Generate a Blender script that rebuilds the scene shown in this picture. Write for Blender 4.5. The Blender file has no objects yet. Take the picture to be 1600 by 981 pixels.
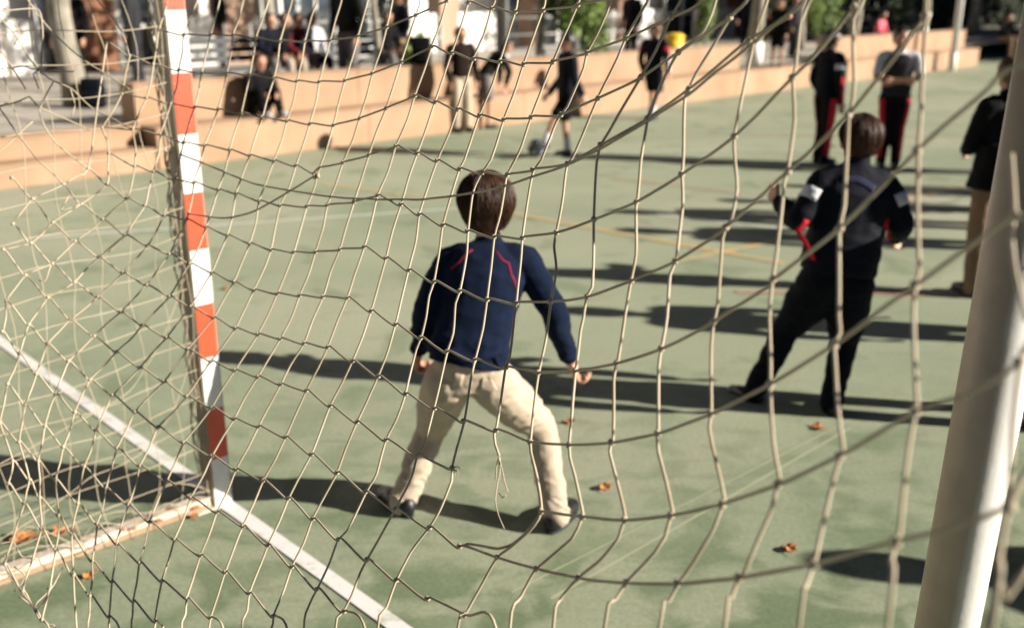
import bpy, bmesh, math, random
from mathutils import Vector, Matrix, noise
from mathutils.bvhtree import BVHTree
random.seed(7)
S = bpy.context.scene
COL = S.collection

# ------------------------------------------------------------------ camera, sky, sun, exposure
CH = 1.85                       # camera height
PITCH = math.radians(17.8)      # camera looks down
FPX = 1556.0                    # focal length in photo pixels (1600 wide)
cam = bpy.data.cameras.new('camera'); camo = bpy.data.objects.new('camera', cam); COL.objects.link(camo)
camo.location = (0, 0, CH); camo.rotation_euler = (math.pi/2-PITCH, 0, 0)
cam.sensor_width = 36; cam.lens = 36*FPX/1600; cam.clip_start = 0.02; cam.clip_end = 600
cam.dof.use_dof = True; cam.dof.focus_distance = 1.85; cam.dof.aperture_fstop = 2.8
S.camera = camo
SUNV = Vector((0.903, -0.183, 0.380)).normalized()      # towards the sun
w = bpy.data.worlds.new("World"); S.world = w; w.use_nodes = True
nt = w.node_tree; bgn = nt.nodes['Background']
sky = nt.nodes.new('ShaderNodeTexSky'); sky.sky_type = 'NISHITA'; sky.sun_disc = False; sky.air_density = 0.12; sky.dust_density = 0.05; sky.ozone_density = 1.0; sky.altitude = 600
sky.sun_elevation = math.asin(SUNV.z); sky.sun_rotation = math.atan2(SUNV.x, SUNV.y)
nt.links.new(sky.outputs[0], bgn.inputs[0]); bgn.inputs[1].default_value = 0.05
sl = bpy.data.lights.new('sun', 'SUN'); sl.energy = 5.0; sl.angle = math.radians(0.5); sl.color = (1, 0.92, 0.79)
so = bpy.data.objects.new('sun', sl); COL.objects.link(so); so.location = (8, -2, 6)
so.rotation_euler = SUNV.to_track_quat('Z', 'Y').to_euler()
S.view_settings.view_transform = 'Standard'; S.view_settings.look = 'None'
S.view_settings.exposure = 1.32; S.view_settings.gamma = 1
S.render.engine = 'CYCLES'; S.render.resolution_x = 1024; S.render.resolution_y = 627
cp, sp = math.cos(PITCH), math.sin(PITCH)

def ray(px, py):
    a, v = (px-800)/FPX, (py-490.5)/FPX
    return Vector((a, cp-sp*v, -(sp+cp*v)))
def W(px, py, Y):                 # world point seen at a pixel, at forward distance Y
    r = ray(px, py); return Vector((0, 0, CH)) + r*(Y/r.y)
def G(px, py, z=0.0):             # world point seen at a pixel, on the level z
    r = ray(px, py); return Vector((0, 0, CH)) + r*((z-CH)/r.z)

# ------------------------------------------------------------------ materials
def mat(name, col, rough=0.7, var=0.12, scale=8, bump=0.0, bscale=60, col2=None, metal=0, coat=0, spec=0.5, stretch=(1,1,1), sheen=0):
    m = bpy.data.materials.new(name); m.use_nodes = True
    n = m.node_tree; L = n.links; b = n.nodes['Principled BSDF']
    b.inputs['Roughness'].default_value = rough; b.inputs['Metallic'].default_value = metal
    b.inputs['Specular IOR Level'].default_value = 0.15 if ('cloth' in name or 'fleece' in name or 'knit' in name or 'jumper' in name or 'cotton' in name) else spec
    if coat: b.inputs['Coat Weight'].default_value = coat
    if sheen: b.inputs['Sheen Weight'].default_value = sheen
    tc = n.nodes.new('ShaderNodeTexCoord'); mp = n.nodes.new('ShaderNodeMapping'); mp.inputs['Scale'].default_value = stretch
    L.new(tc.outputs['Object'], mp.inputs[0])
    nz = n.nodes.new('ShaderNodeTexNoise'); nz.inputs['Scale'].default_value = scale; nz.inputs['Detail'].default_value = 6
    L.new(mp.outputs[0], nz.inputs['Vector'])
    cr = n.nodes.new('ShaderNodeValToRGB'); cr.color_ramp.elements[0].position = 0.3; cr.color_ramp.elements[1].position = 0.7
    c2 = col2 or tuple(c*(1-var*1.6) for c in col)
    c1 = col if col2 else tuple(min(1, c*(1+var)) for c in col)
    cr.color_ramp.elements[0].color = (*c2, 1); cr.color_ramp.elements[1].color = (*c1, 1)
    L.new(nz.outputs['Fac'], cr.inputs[0]); L.new(cr.outputs[0], b.inputs['Base Color'])
    if bump:
        n2 = n.nodes.new('ShaderNodeTexNoise'); n2.inputs['Scale'].default_value = bscale; n2.inputs['Detail'].default_value = 4
        L.new(mp.outputs[0], n2.inputs['Vector'])
        bp = n.nodes.new('ShaderNodeBump'); bp.inputs['Strength'].default_value = bump; bp.inputs['Distance'].default_value = 0.01
        L.new(n2.outputs['Fac'], bp.inputs['Height']); L.new(bp.outputs[0], b.inputs['Normal'])
    return m

def court_mat():
    m = bpy.data.materials.new('green court paint'); m.use_nodes = True
    n = m.node_tree; L = n.links; b = n.nodes['Principled BSDF']; b.inputs['Roughness'].default_value = 0.75
    b.inputs['Specular IOR Level'].default_value = 0.35
    tc = n.nodes.new('ShaderNodeTexCoord')
    def nz(scale, det, st=(1,1,1), dist=0):
        mp = n.nodes.new('ShaderNodeMapping'); mp.inputs['Scale'].default_value = st
        L.new(tc.outputs['Object'], mp.inputs[0])
        t = n.nodes.new('ShaderNodeTexNoise'); t.inputs['Scale'].default_value = scale; t.inputs['Detail'].default_value = det
        t.inputs['Distortion'].default_value = dist; L.new(mp.outputs[0], t.inputs['Vector']); return t.outputs['Fac']
    def ramp(f, p0, c0, p1, c1):
        r = n.nodes.new('ShaderNodeValToRGB'); r.color_ramp.elements[0].position = p0; r.color_ramp.elements[1].position = p1
        r.color_ramp.elements[0].color = (*c0, 1); r.color_ramp.elements[1].color = (*c1, 1); L.new(f, r.inputs[0]); return r.outputs[0]
    def mix(f, a, c, mode='MIX'):
        x = n.nodes.new('ShaderNodeMix'); x.data_type = 'RGBA'; x.blend_type = mode
        if isinstance(f, float): x.inputs[0].default_value = f
        else: L.new(f, x.inputs[0])
        L.new(a, x.inputs[6])
        if isinstance(c, tuple): x.inputs[7].default_value = (*c, 1)
        else: L.new(c, x.inputs[7])
        return x.outputs[2]
    base = ramp(nz(0.5, 8, (0.6, 1.3, 1)), 0.35, (0.245, 0.282, 0.195), 0.70, (0.335, 0.355, 0.255))
    worn = ramp(nz(0.35, 8, dist=0.6), 0.5, (0, 0, 0), 0.7, (1, 1, 1))
    c = mix(worn, base, (0.36, 0.36, 0.275))
    moss = ramp(nz(2.3, 12, (1, 0.8, 1), 0.6), 0.56, (0, 0, 0), 0.66, (0.5, 0.5, 0.5))
    c = mix(moss, c, (0.125, 0.175, 0.095))
    sx = n.nodes.new('ShaderNodeSeparateXYZ'); L.new(tc.outputs['Object'], sx.inputs[0])      # more grime and algae round the goal mouth
    mr = n.nodes.new('ShaderNodeMapRange'); mr.inputs[1].default_value = 5.2; mr.inputs[2].default_value = 2.4; mr.inputs[3].default_value = 0; mr.inputs[4].default_value = 1
    L.new(sx.outputs[1], mr.inputs[0])
    gr = ramp(nz(3.6, 12, (1, 1.3, 1), 0.5), 0.46, (0.25, 0.25, 0.25), 0.60, (1, 1, 1))
    mm = n.nodes.new('ShaderNodeMath'); mm.operation = 'MULTIPLY'; L.new(gr, mm.inputs[0]); L.new(mr.outputs[0], mm.inputs[1])
    c = mix(mm.outputs[0], c, (0.120, 0.165, 0.092))
    fine = ramp(nz(60, 3), 0.3, (0.82, 0.82, 0.82), 0.7, (1.06, 1.06, 1.06))
    c = mix(1.0, c, fine, 'MULTIPLY')
    grit = ramp(nz(340, 2), 0.30, (0.55, 0.55, 0.55), 0.42, (1, 1, 1)); c = mix(1.0, c, grit, 'MULTIPLY')
    streak = ramp(nz(9, 6, (0.35, 2.2, 1), 0.5), 0.60, (1, 1, 1), 0.75, (0.78, 0.80, 0.80)); c = mix(1.0, c, streak, 'MULTIPLY')
    L.new(c, b.inputs['Base Color'])
    bp = n.nodes.new('ShaderNodeBump'); bp.inputs['Strength'].default_value = 0.25; bp.inputs['Distance'].default_value = 0.004
    L.new(nz(160, 3), bp.inputs['Height']); L.new(bp.outputs[0], b.inputs['Normal'])
    return m

def line_mat(name, col, wear=0.5, under=(0.30, 0.32, 0.21)):
    m = bpy.data.materials.new(name); m.use_nodes = True
    n = m.node_tree; L = n.links; b = n.nodes['Principled BSDF']; b.inputs['Roughness'].default_value = 0.6
    tc = n.nodes.new('ShaderNodeTexCoord')
    t = n.nodes.new('ShaderNodeTexNoise'); t.inputs['Scale'].default_value = 7; t.inputs['Detail'].default_value = 10
    t.inputs['Roughness'].default_value = 0.75
    L.new(tc.outputs['Object'], t.inputs['Vector'])
    r = n.nodes.new('ShaderNodeValToRGB'); r.color_ramp.elements[0].position = wear-0.08; r.color_ramp.elements[1].position = wear+0.08
    r.color_ramp.elements[0].color = (*under, 1); r.color_ramp.elements[1].color = (*col, 1)
    L.new(t.outputs['Fac'], r.inputs[0]); L.new(r.outputs[0], b.inputs['Base Color'])
    return m

def rope_mat(name, col):
    m = bpy.data.materials.new(name); m.use_nodes = True
    n = m.node_tree; L = n.links; b = n.nodes['Principled BSDF']; b.inputs['Roughness'].default_value = 0.8
    b.inputs['Specular IOR Level'].default_value = 0.25
    uv = n.nodes.new('ShaderNodeUVMap'); uv.uv_map = 'UVMap'
    sx = n.nodes.new('ShaderNodeSeparateXYZ'); L.new(uv.outputs[0], sx.inputs[0])
    ad = n.nodes.new('ShaderNodeMath'); ad.operation = 'MULTIPLY_ADD'; ad.inputs[1].default_value = 95.0
    L.new(sx.outputs[0], ad.inputs[0]); L.new(sx.outputs[1], ad.inputs[2])          # strands wind round the cord
    f = n.nodes.new('ShaderNodeMath'); f.operation = 'FRACT'; m3 = n.nodes.new('ShaderNodeMath'); m3.operation = 'MULTIPLY'; m3.inputs[1].default_value = 2.0
    L.new(ad.outputs[0], m3.inputs[0]); L.new(m3.outputs[0], f.inputs[0])
    pp = n.nodes.new('ShaderNodeMath'); pp.operation = 'PINGPONG'; pp.inputs[1].default_value = 0.5; L.new(f.outputs[0], pp.inputs[0])
    bp = n.nodes.new('ShaderNodeBump'); bp.inputs['Strength'].default_value = 0.9; bp.inputs['Distance'].default_value = 0.004
    L.new(pp.outputs[0], bp.inputs['Height']); L.new(bp.outputs[0], b.inputs['Normal'])
    tc = n.nodes.new('ShaderNodeTexCoord'); t = n.nodes.new('ShaderNodeTexNoise'); t.inputs['Scale'].default_value = 9; t.inputs['Detail'].default_value = 5
    L.new(tc.outputs['Object'], t.inputs['Vector'])
    r = n.nodes.new('ShaderNodeValToRGB'); r.color_ramp.elements[0].position = 0.3; r.color_ramp.elements[1].position = 0.65
    r.color_ramp.elements[0].color = (col[0]*.72, col[1]*.68, col[2]*.6, 1); r.color_ramp.elements[1].color = (*col, 1)
    L.new(t.outputs['Fac'], r.inputs[0])
    r2 = n.nodes.new('ShaderNodeMapRange'); r2.inputs[1].default_value = 0; r2.inputs[2].default_value = 0.25; r2.inputs[3].default_value = 0.62; r2.inputs[4].default_value = 1
    L.new(pp.outputs[0], r2.inputs[0])
    mx = n.nodes.new('ShaderNodeMix'); mx.data_type = 'RGBA'; mx.blend_type = 'MULTIPLY'; mx.inputs[0].default_value = 1
    L.new(r.outputs[0], mx.inputs[6]); L.new(r2.outputs[0], mx.inputs[7]); L.new(mx.outputs[2], b.inputs['Base Color'])
    return m

def paint_mat(name, col, chip=(0.30, 0.22, 0.15), thr=0.64):
    m = mat(name, col, 0.42, 0.06, 20, 0.05, 90); n = m.node_tree; L = n.links; b = n.nodes['Principled BSDF']
    src = b.inputs['Base Color'].links[0].from_socket
    tc = n.nodes.new('ShaderNodeTexCoord'); t = n.nodes.new('ShaderNodeTexNoise'); t.inputs['Scale'].default_value = 26; t.inputs['Detail'].default_value = 8; t.inputs['Roughness'].default_value = 0.65
    L.new(tc.outputs['Object'], t.inputs['Vector'])
    r = n.nodes.new('ShaderNodeValToRGB'); r.color_ramp.elements[0].position = thr; r.color_ramp.elements[1].position = thr+0.02; L.new(t.outputs['Fac'], r.inputs[0])
    x = n.nodes.new('ShaderNodeMix'); x.data_type = 'RGBA'; L.new(r.outputs[0], x.inputs[0]); L.new(src, x.inputs[6]); x.inputs[7].default_value = (*chip, 1); L.new(x.outputs[2], b.inputs['Base Color'])
    return m
M = dict(
 court=court_mat(),
 rope=rope_mat('cream twisted cord', (0.69, 0.60, 0.46)),
 whiteline=line_mat('worn white paint', (0.66, 0.645, 0.64), 0.39),
 faintwhite=line_mat('faded white paint', (0.50, 0.51, 0.46), 0.40),
 orangeline=line_mat('faded orange paint', (0.52, 0.35, 0.14), 0.47),
 redline=line_mat('faded red paint', (0.42, 0.24, 0.17), 0.45),
 scuff=line_mat('pale scratch in paint', (0.33, 0.35, 0.25), 0.46),
 metalwhite=mat('white painted metal', (0.74, 0.71, 0.66), 0.42, 0.06, 12, 0.12, 90, col2=(0.58, 0.53, 0.47)),
 metalgrey=mat('bare dirty post metal', (0.36, 0.29, 0.21), 0.5, 0.1, 7, 0.15, 70, col2=(0.26, 0.20, 0.14)),
 postround=paint_mat('cream chipped post paint with painted shade', (0.34, 0.275, 0.205), (0.12, 0.08, 0.05), 0.70),  # brown of the shaded side; the lit side is whitened by normal below
 red=paint_mat('red orange post paint', (0.56, 0.062, 0.02)),
 white=paint_mat('white post paint', (0.66, 0.65, 0.63)),
 barmetal=mat('white base bar with rust', (0.58, 0.53, 0.47), 0.55, 0.1, 14, 0.3, 60, col2=(0.42, 0.33, 0.25)),
 rust=mat('rust flakes', (0.36, 0.16, 0.06), 0.85, 0.2, 30, 0.5, 90, col2=(0.16, 0.07, 0.03)),
 wall=mat('peach rendered wall', (0.35, 0.23, 0.148), 0.9, 0.08, 1.6, 0.3, 50, col2=(0.26, 0.165, 0.10)),
 walltop=mat('worn orange coping', (0.36, 0.20, 0.10), 0.85, 0.12, 3, 0.3, 50),
 terrace=mat('grey terrace paving', (0.34, 0.31, 0.27), 0.9, 0.12, 1.5, 0.3, 30),
 joint=mat('dark paving joint', (0.10, 0.09, 0.08), 0.9, 0.1, 9),
 plaster=mat('white plaster', (0.78, 0.76, 0.72), 0.85, 0.04, 2, 0.15, 40),
 peach=mat('peach pillar render', (0.36, 0.24, 0.17), 0.85, 0.06, 2, 0.15, 40),
 brown=mat('brown panel', (0.16, 0.06, 0.02), 0.7, 0.15, 5),
 dark=mat('dark interior', (0.02, 0.02, 0.02), 0.8, 0.2, 3),
 glass=mat('dark window glass', (0.03, 0.04, 0.045), 0.08, 0.1, 2, spec=0.8),
 frame=mat('pale window frame', (0.62, 0.63, 0.62), 0.5, 0.05, 4),
 rail=mat('galvanised rail', (0.36, 0.36, 0.35), 0.5, 0.1, 9, metal=0.3),
 bark=mat('pale plane tree bark', (0.30, 0.27, 0.22), 0.9, 0.25, 7, 0.7, 20, col2=(0.14, 0.13, 0.10)),
 limewash=mat('white limewash on trunk', (0.75, 0.73, 0.70), 0.9, 0.05, 12, 0.4, 30),
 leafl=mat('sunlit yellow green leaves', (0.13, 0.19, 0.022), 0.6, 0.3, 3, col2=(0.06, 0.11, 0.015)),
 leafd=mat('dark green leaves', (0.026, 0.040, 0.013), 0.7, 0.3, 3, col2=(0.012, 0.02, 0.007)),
 skin=mat('skin', (0.40, 0.21, 0.135), 0.5, 0.06, 14, 0.08, 120),
 navy=mat('navy fleece', (0.0035, 0.0085, 0.026), 0.95, 0.15, 20, 0.35, 300),
 navyd=mat('navy tracksuit cloth', (0.0022, 0.0035, 0.009), 0.8, 0.15, 20, 0.3, 120),
 navyb=mat('very dark navy cloth', (0.0022, 0.003, 0.007), 0.85, 0.2, 20, 0.3, 120),
 black=mat('black cloth', (0.003, 0.003, 0.004), 0.85, 0.2, 20, 0.3, 120),
 greyd=mat('charcoal knit', (0.022, 0.022, 0.027), 0.9, 0.15, 20, 0.3, 120),
 olive=mat('dark olive cloth', (0.012, 0.013, 0.010), 0.9, 0.2, 15, 0.3, 90),
 brownc=mat('dark brown jumper', (0.012, 0.006, 0.005), 0.9, 0.2, 20, 0.3, 120),
 beige=mat('beige cotton trousers', (0.42, 0.345, 0.265), 0.9, 0.07, 22, 0.3, 260),
 tan=mat('tan cotton trousers', (0.20, 0.13, 0.085), 0.9, 0.08, 20, 0.3, 160),
 redc=mat('red cloth trim', (0.45, 0.016, 0.032), 0.8, 0.1, 20, 0.2, 100),
 whitec=mat('white cloth', (0.50, 0.50, 0.54), 0.85, 0.05, 20, 0.2, 100),
 bluegrey=mat('blue grey yoke cloth', (0.018, 0.021, 0.05), 0.85, 0.1, 20, 0.3, 100),
 greyc=mat('grey trouser cloth', (0.15, 0.135, 0.13), 0.85, 0.1, 20, 0.3, 100),
 maroon=mat('dark red cloth', (0.10, 0.012, 0.014), 0.85, 0.1, 20, 0.2, 100),
 redd=mat('deep red piping cloth', (0.22, 0.012, 0.03), 0.85, 0.1, 20, 0.2, 100),
 pink=mat('pink cloth', (0.65, 0.14, 0.18), 0.8, 0.1, 20, 0.2, 100),
 shoe=mat('black shoe leather', (0.006, 0.007, 0.009), 0.45, 0.2, 20, 0.1, 60),
 sole=mat('dark rubber sole', (0.022, 0.022, 0.025), 0.7, 0.2, 20),
 hairb=mat('brown hair', (0.085, 0.038, 0.020), 0.5, 0.3, 55, spec=0.28, col2=(0.020, 0.008, 0.005), stretch=(1, 1, 0.12)),
 hairl=mat('light brown hair', (0.10, 0.055, 0.026), 0.5, 0.3, 30, spec=0.3),
 haird=mat('dark hair', (0.014, 0.010, 0.008), 0.45, 0.3, 30, spec=0.5),
 eye=mat('dark eye', (0.01, 0.008, 0.006), 0.2, 0.1, 30),
 lip=mat('lips', (0.40, 0.13, 0.10), 0.5, 0.1, 30),
 leafdry=mat('dry orange brown leaf', (0.50, 0.22, 0.07), 0.7, 0.3, 40, 0.4, 120, col2=(0.34, 0.12, 0.03)),
 yellow=mat('yellow plastic', (0.75, 0.50, 0.02), 0.5, 0.1, 8),
 ballc=mat('dark ball panels', (0.022, 0.030, 0.045), 0.35, 0.2, 20),
 ballw=mat('pale blue ball panels', (0.45, 0.52, 0.60), 0.35, 0.1, 20),
 bench=mat('dark bench slats', (0.035, 0.04, 0.045), 0.6, 0.2, 8),
)

# ------------------------------------------------------------------ mesh helpers
def tag(o, label=None, cat=None, group=None, kind=None):
    if label: o['label'] = label
    if cat: o['category'] = cat
    if group: o['group'] = group
    if kind: o['kind'] = kind
    return o
def obj(name, bm, m, parent=None, smooth=False):
    me = bpy.data.meshes.new(name); bm.to_mesh(me); bm.free()
    if smooth:
        for p in me.polygons: p.use_smooth = True
    for k in (m if isinstance(m, (list, tuple)) else [m]): me.materials.append(k)
    o = bpy.data.objects.new(name, me); COL.objects.link(o)
    if parent: o.parent = parent
    return o
def empty(name, loc, rz=0):
    o = bpy.data.objects.new(name, None); COL.objects.link(o); o.location = loc; o.rotation_euler = (0, 0, rz); o.empty_display_size = 0.1
    return o
def keep(o, parent):              # parent while keeping world coordinates of the mesh
    o.parent = parent; o.matrix_parent_inverse = Matrix.LocRotScale(parent.location, parent.rotation_euler, None).inverted()
    return o
def box(bm, c, sx, sy, sz, ax=None, bev=0.0):   # c centre, ax=(x dir, y dir) horizontal axes
    X = Vector(ax[0]).normalized() if ax else Vector((1, 0, 0)); Y = Vector(ax[1]).normalized() if ax else Vector((0, 1, 0)); Z = X.cross(Y)
    c = Vector(c); vs = []
    r = bmesh.ops.create_cube(bm, size=1)
    for v in r['verts']: v.co = c + X*(v.co.x*sx) + Y*(v.co.y*sy) + Z*(v.co.z*sz)
    if bev:
        es = list({e for v in r['verts'] for e in v.link_edges})
        bmesh.ops.bevel(bm, geom=es, offset=bev, segments=2, affect='EDGES', profile=0.7)
def catmull(pts, step):
    P = [pts[0]*2-pts[1]] + list(pts) + [pts[-1]*2-pts[-2]]; out = []
    for i in range(1, len(P)-2):
        p0, p1, p2, p3 = P[i-1], P[i], P[i+1], P[i+2]
        n = max(1, int((p2-p1).length/step))
        for k in range(n):
            t = k/n; t2 = t*t; t3 = t2*t
            q = 0.5*((2*p1)+(p2-p0)*t+(2*p0-5*p1+4*p2-p3)*t2+(3*p1-p0-3*p2+p3)*t3)
            l = p1.lerp(p2, t); out.append(l.lerp(q, 0.65))
    out.append(P[-2]); return out
def tube(bm, pts, rad, sides=10, cap=True, uv=False, flat=None):
    n = len(pts); rings = []; L = 0.0; lens = []
    R = rad if isinstance(rad, (list, tuple)) else [rad]*n
    prev = None
    for i, p in enumerate(pts):
        if i: L += (p-pts[i-1]).length
        lens.append(L)
        t = (pts[min(i+1, n-1)]-pts[max(i-1, 0)])
        t = t.normalized() if t.length > 1e-9 else Vector((0, 0, 1))
        if prev is None:
            a = Vector((0, 1, 0)) if abs(t.y) < 0.9 else Vector((1, 0, 0))
            a = (a-t*a.dot(t)).normalized()
        else:
            a = prev-t*prev.dot(t); a = a.normalized() if a.length > 1e-6 else t.orthogonal().normalized()
        prev = a; b = t.cross(a)
        rings.append([bm.verts.new(p + (a*math.cos(2*math.pi*k/sides)+b*math.sin(2*math.pi*k/sides))*R[i]) for k in range(sides)])
    lay = bm.loops.layers.uv.verify() if uv else None
    for i in range(n-1):
        for k in range(sides):
            k2 = (k+1) % sides
            f = bm.faces.new((rings[i][k], rings[i][k2], rings[i+1][k2], rings[i+1][k])); f.smooth = True
            if uv:
                for lp, (u, v) in zip(f.loops, ((lens[i], k/sides), (lens[i], (k+1)/sides), (lens[i+1], (k+1)/sides), (lens[i+1], k/sides))): lp[lay].uv = (u, v)
    if cap:
        bm.faces.new(list(reversed(rings[0]))); bm.faces.new(rings[-1])
def limb(bm, pts, rads, step=0.03, sides=14):        # smooth limb with round ends
    P = catmull(pts, step)
    ds = [0]; 
    for a, b in zip(P[:-1], P[1:]): ds.append(ds[-1]+(b-a).length)
    kd = [0]
    for a, b in zip(pts[:-1], pts[1:]): kd.append(kd[-1]+(b-a).length)
    R = []
    for d in ds:
        d2 = d/ds[-1]*kd[-1]
        for j in range(len(kd)-1):
            if d2 <= kd[j+1]+1e-9: 
                t = (d2-kd[j])/max(1e-9, kd[j+1]-kd[j]); t = t*t*(3-2*t) if False else t
                R.append(rads[j]*(1-t)+rads[j+1]*t); break
        else: R.append(rads[-1])
    tube(bm, P, R, sides)
    for c, r in ((P[0], R[0]), (P[-1], R[-1])): ell(bm, c, (r, r, r), seg=sides)
def ell(bm, c, r, rot=None, seg=14):
    res = bmesh.ops.create_uvsphere(bm, u_segments=seg, v_segments=max(6, seg//2+2), radius=1)
    Mx = rot or Matrix.Identity(3)
    for v in res['verts']: v.co = Vector(c) + Mx @ Vector((v.co.x*r[0], v.co.y*r[1], v.co.z*r[2]))
def loft(bm, secs, X, seg=20):     # secs: (centre, rx, ry); X lateral axis; ellipse rings
    X = Vector(X).normalized(); rings = []
    for i, (c, rx, ry) in enumerate(secs):
        t = (secs[min(i+1, len(secs)-1)][0]-secs[max(i-1, 0)][0]).normalized()
        a = (X-t*X.dot(t)).normalized(); b = t.cross(a)
        rings.append([bm.verts.new(c+a*rx*math.copysign(abs(math.cos(q))**0.85, math.cos(q))+b*ry*math.copysign(abs(math.sin(q))**0.85, math.sin(q))) for q in [2*math.pi*k/seg for k in range(seg)]])
    for i in range(len(rings)-1):
        for k in range(seg): bm.faces.new((rings[i][k], rings[i][(k+1) % seg], rings[i+1][(k+1) % seg], rings[i+1][k]))
    bm.faces.new(list(reversed(rings[0]))); bm.faces.new(rings[-1])
def fuse(name, bm, m, parent, voxel=0.01, smooth=4, wr=0.0, wfreq=14, floor=None, wst=(1,1,1), fold=None):   # overlapping solids -> one continuous skin
    bmesh.ops.recalc_face_normals(bm, faces=bm.faces)
    me = bpy.data.meshes.new('tmp'); bm.to_mesh(me); bm.free()
    t = bpy.data.objects.new('tmp', me); COL.objects.link(t)
    r = t.modifiers.new('r', 'REMESH'); r.mode = 'VOXEL'; r.voxel_size = voxel
    s = t.modifiers.new('s', 'SMOOTH'); s.factor = 0.5; s.iterations = smooth
    dg = bpy.context.evaluated_depsgraph_get(); me2 = bpy.data.meshes.new_from_object(t.evaluated_get(dg))
    bpy.data.objects.remove(t); bpy.data.meshes.remove(me)
    me2.name = name
    if wr or fold:
        nn = [v.normal.copy() for v in me2.vertices]
        for v, n_ in zip(me2.vertices, nn):
            q = Vector((v.co.x*wst[0], v.co.y*wst[1], v.co.z*wst[2]))
            d = 0
            if wr: d += wr*(noise.noise(q*wfreq)+0.5*noise.noise(q*wfreq*2.3+Vector((5, 5, 5))))
            if fold: d += fold(v.co)
            v.co += n_*d
    if floor is not None:
        for v in me2.vertices:
            if v.co.z < floor: v.co.z = floor
    for p in me2.polygons: p.use_smooth = True
    me2.materials.clear(); me2.materials.append(m)
    o = bpy.data.objects.new(name, me2); COL.objects.link(o)
    keep(o, parent)
    return o
def paint_post_shade(m):      # paints in the shading: brown on the dark side, white on the sunlit side
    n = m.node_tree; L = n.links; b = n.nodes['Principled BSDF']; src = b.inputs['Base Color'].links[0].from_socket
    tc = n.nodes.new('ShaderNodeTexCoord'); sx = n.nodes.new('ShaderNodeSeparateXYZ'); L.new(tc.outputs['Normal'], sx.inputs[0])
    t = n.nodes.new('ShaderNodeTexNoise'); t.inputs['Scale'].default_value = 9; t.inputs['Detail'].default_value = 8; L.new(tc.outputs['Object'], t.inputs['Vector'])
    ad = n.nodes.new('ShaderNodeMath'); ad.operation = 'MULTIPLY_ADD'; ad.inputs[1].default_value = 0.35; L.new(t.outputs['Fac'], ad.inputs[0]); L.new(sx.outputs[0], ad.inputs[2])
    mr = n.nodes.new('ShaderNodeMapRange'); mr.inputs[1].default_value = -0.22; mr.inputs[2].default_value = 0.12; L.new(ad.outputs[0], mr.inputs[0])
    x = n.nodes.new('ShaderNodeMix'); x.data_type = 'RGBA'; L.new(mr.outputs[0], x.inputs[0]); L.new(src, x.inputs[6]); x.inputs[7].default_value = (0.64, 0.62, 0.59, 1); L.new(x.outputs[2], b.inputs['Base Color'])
def ribbon(name, host, pts, width, m, parent, off=0.003, n=3, step=0.02):   # cloth strip laid on a garment
    bvh = BVHTree.FromPolygons([v.co for v in host.data.vertices], [p.vertices[:] for p in host.data.polygons])
    P = catmull(pts, step); bm = bmesh.new(); rows = []
    for i, p in enumerate(P):
        q, nm, _, _ = bvh.find_nearest(p)
        t = (P[min(i+1, len(P)-1)]-P[max(i-1, 0)]).normalized(); s = t.cross(nm).normalized(); row = []
        for k in range(n+1):
            qq, n2, _, _ = bvh.find_nearest(q+s*width*(k/n-0.5))
            row.append(bm.verts.new(qq+n2*off))
        rows.append(row)
    for i in range(len(rows)-1):
        for k in range(n): bm.faces.new((rows[i][k], rows[i][k+1], rows[i+1][k+1], rows[i+1][k]))
    o = obj(name, bm, m, smooth=True)
    md = o.modifiers.new('th', 'SOLIDIFY'); md.thickness = off*1.5; md.offset = -1
    keep(o, parent); return o
def hand(bm, wr, d, side, s=1.0, curl=0.5, fr=0.0078):  # d: direction of forearm, side: towards the thumb
    d = d.normalized(); side = (side-d*side.dot(d)).normalized(); nrm = d.cross(side)
    pc = wr+d*0.040*s
    limb(bm, [wr-d*0.02*s, wr+d*0.01*s], [0.020*s, 0.019*s], 0.01, 10)
    ell(bm, pc, (0.030*s, 0.014*s, 0.036*s), Matrix((side, nrm, d)).transposed(), 12)
    for i, (o, L) in enumerate(((0.021, 0.056), (0.0075, 0.063), (-0.0065, 0.058), (-0.020, 0.046))):
        b0 = pc+side*o*s+d*0.026*s; c = curl*(1+0.12*i)
        d1 = (d*math.cos(c*0.5)+nrm*math.sin(c*0.5)); d2 = (d*math.cos(c*1.3)+nrm*math.sin(c*1.3)); d3 = (d*math.cos(c*2)+nrm*math.sin(c*2))
        p1 = b0+d1*L*0.45*s+side*o*0.18*s; p2 = p1+d2*L*0.32*s; p3 = p2+d3*L*0.25*s
        limb(bm, [b0-d*0.012*s, b0, p1, p2, p3], [fr*s, fr*s, fr*0.95*s, fr*0.85*s, fr*0.7*s], 0.01, 8)
    t0 = pc+side*0.022*s-d*0.016*s; t1 = t0+(side*0.75+d*0.65+nrm*0.2)*0.027*s; t2 = t1+(side*0.2+d*0.9+nrm*0.35)*0.026*s
    limb(bm, [t0, t1, t2], [fr*1.25*s, fr*1.1*s, fr*0.85*s], 0.01, 8)

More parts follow.
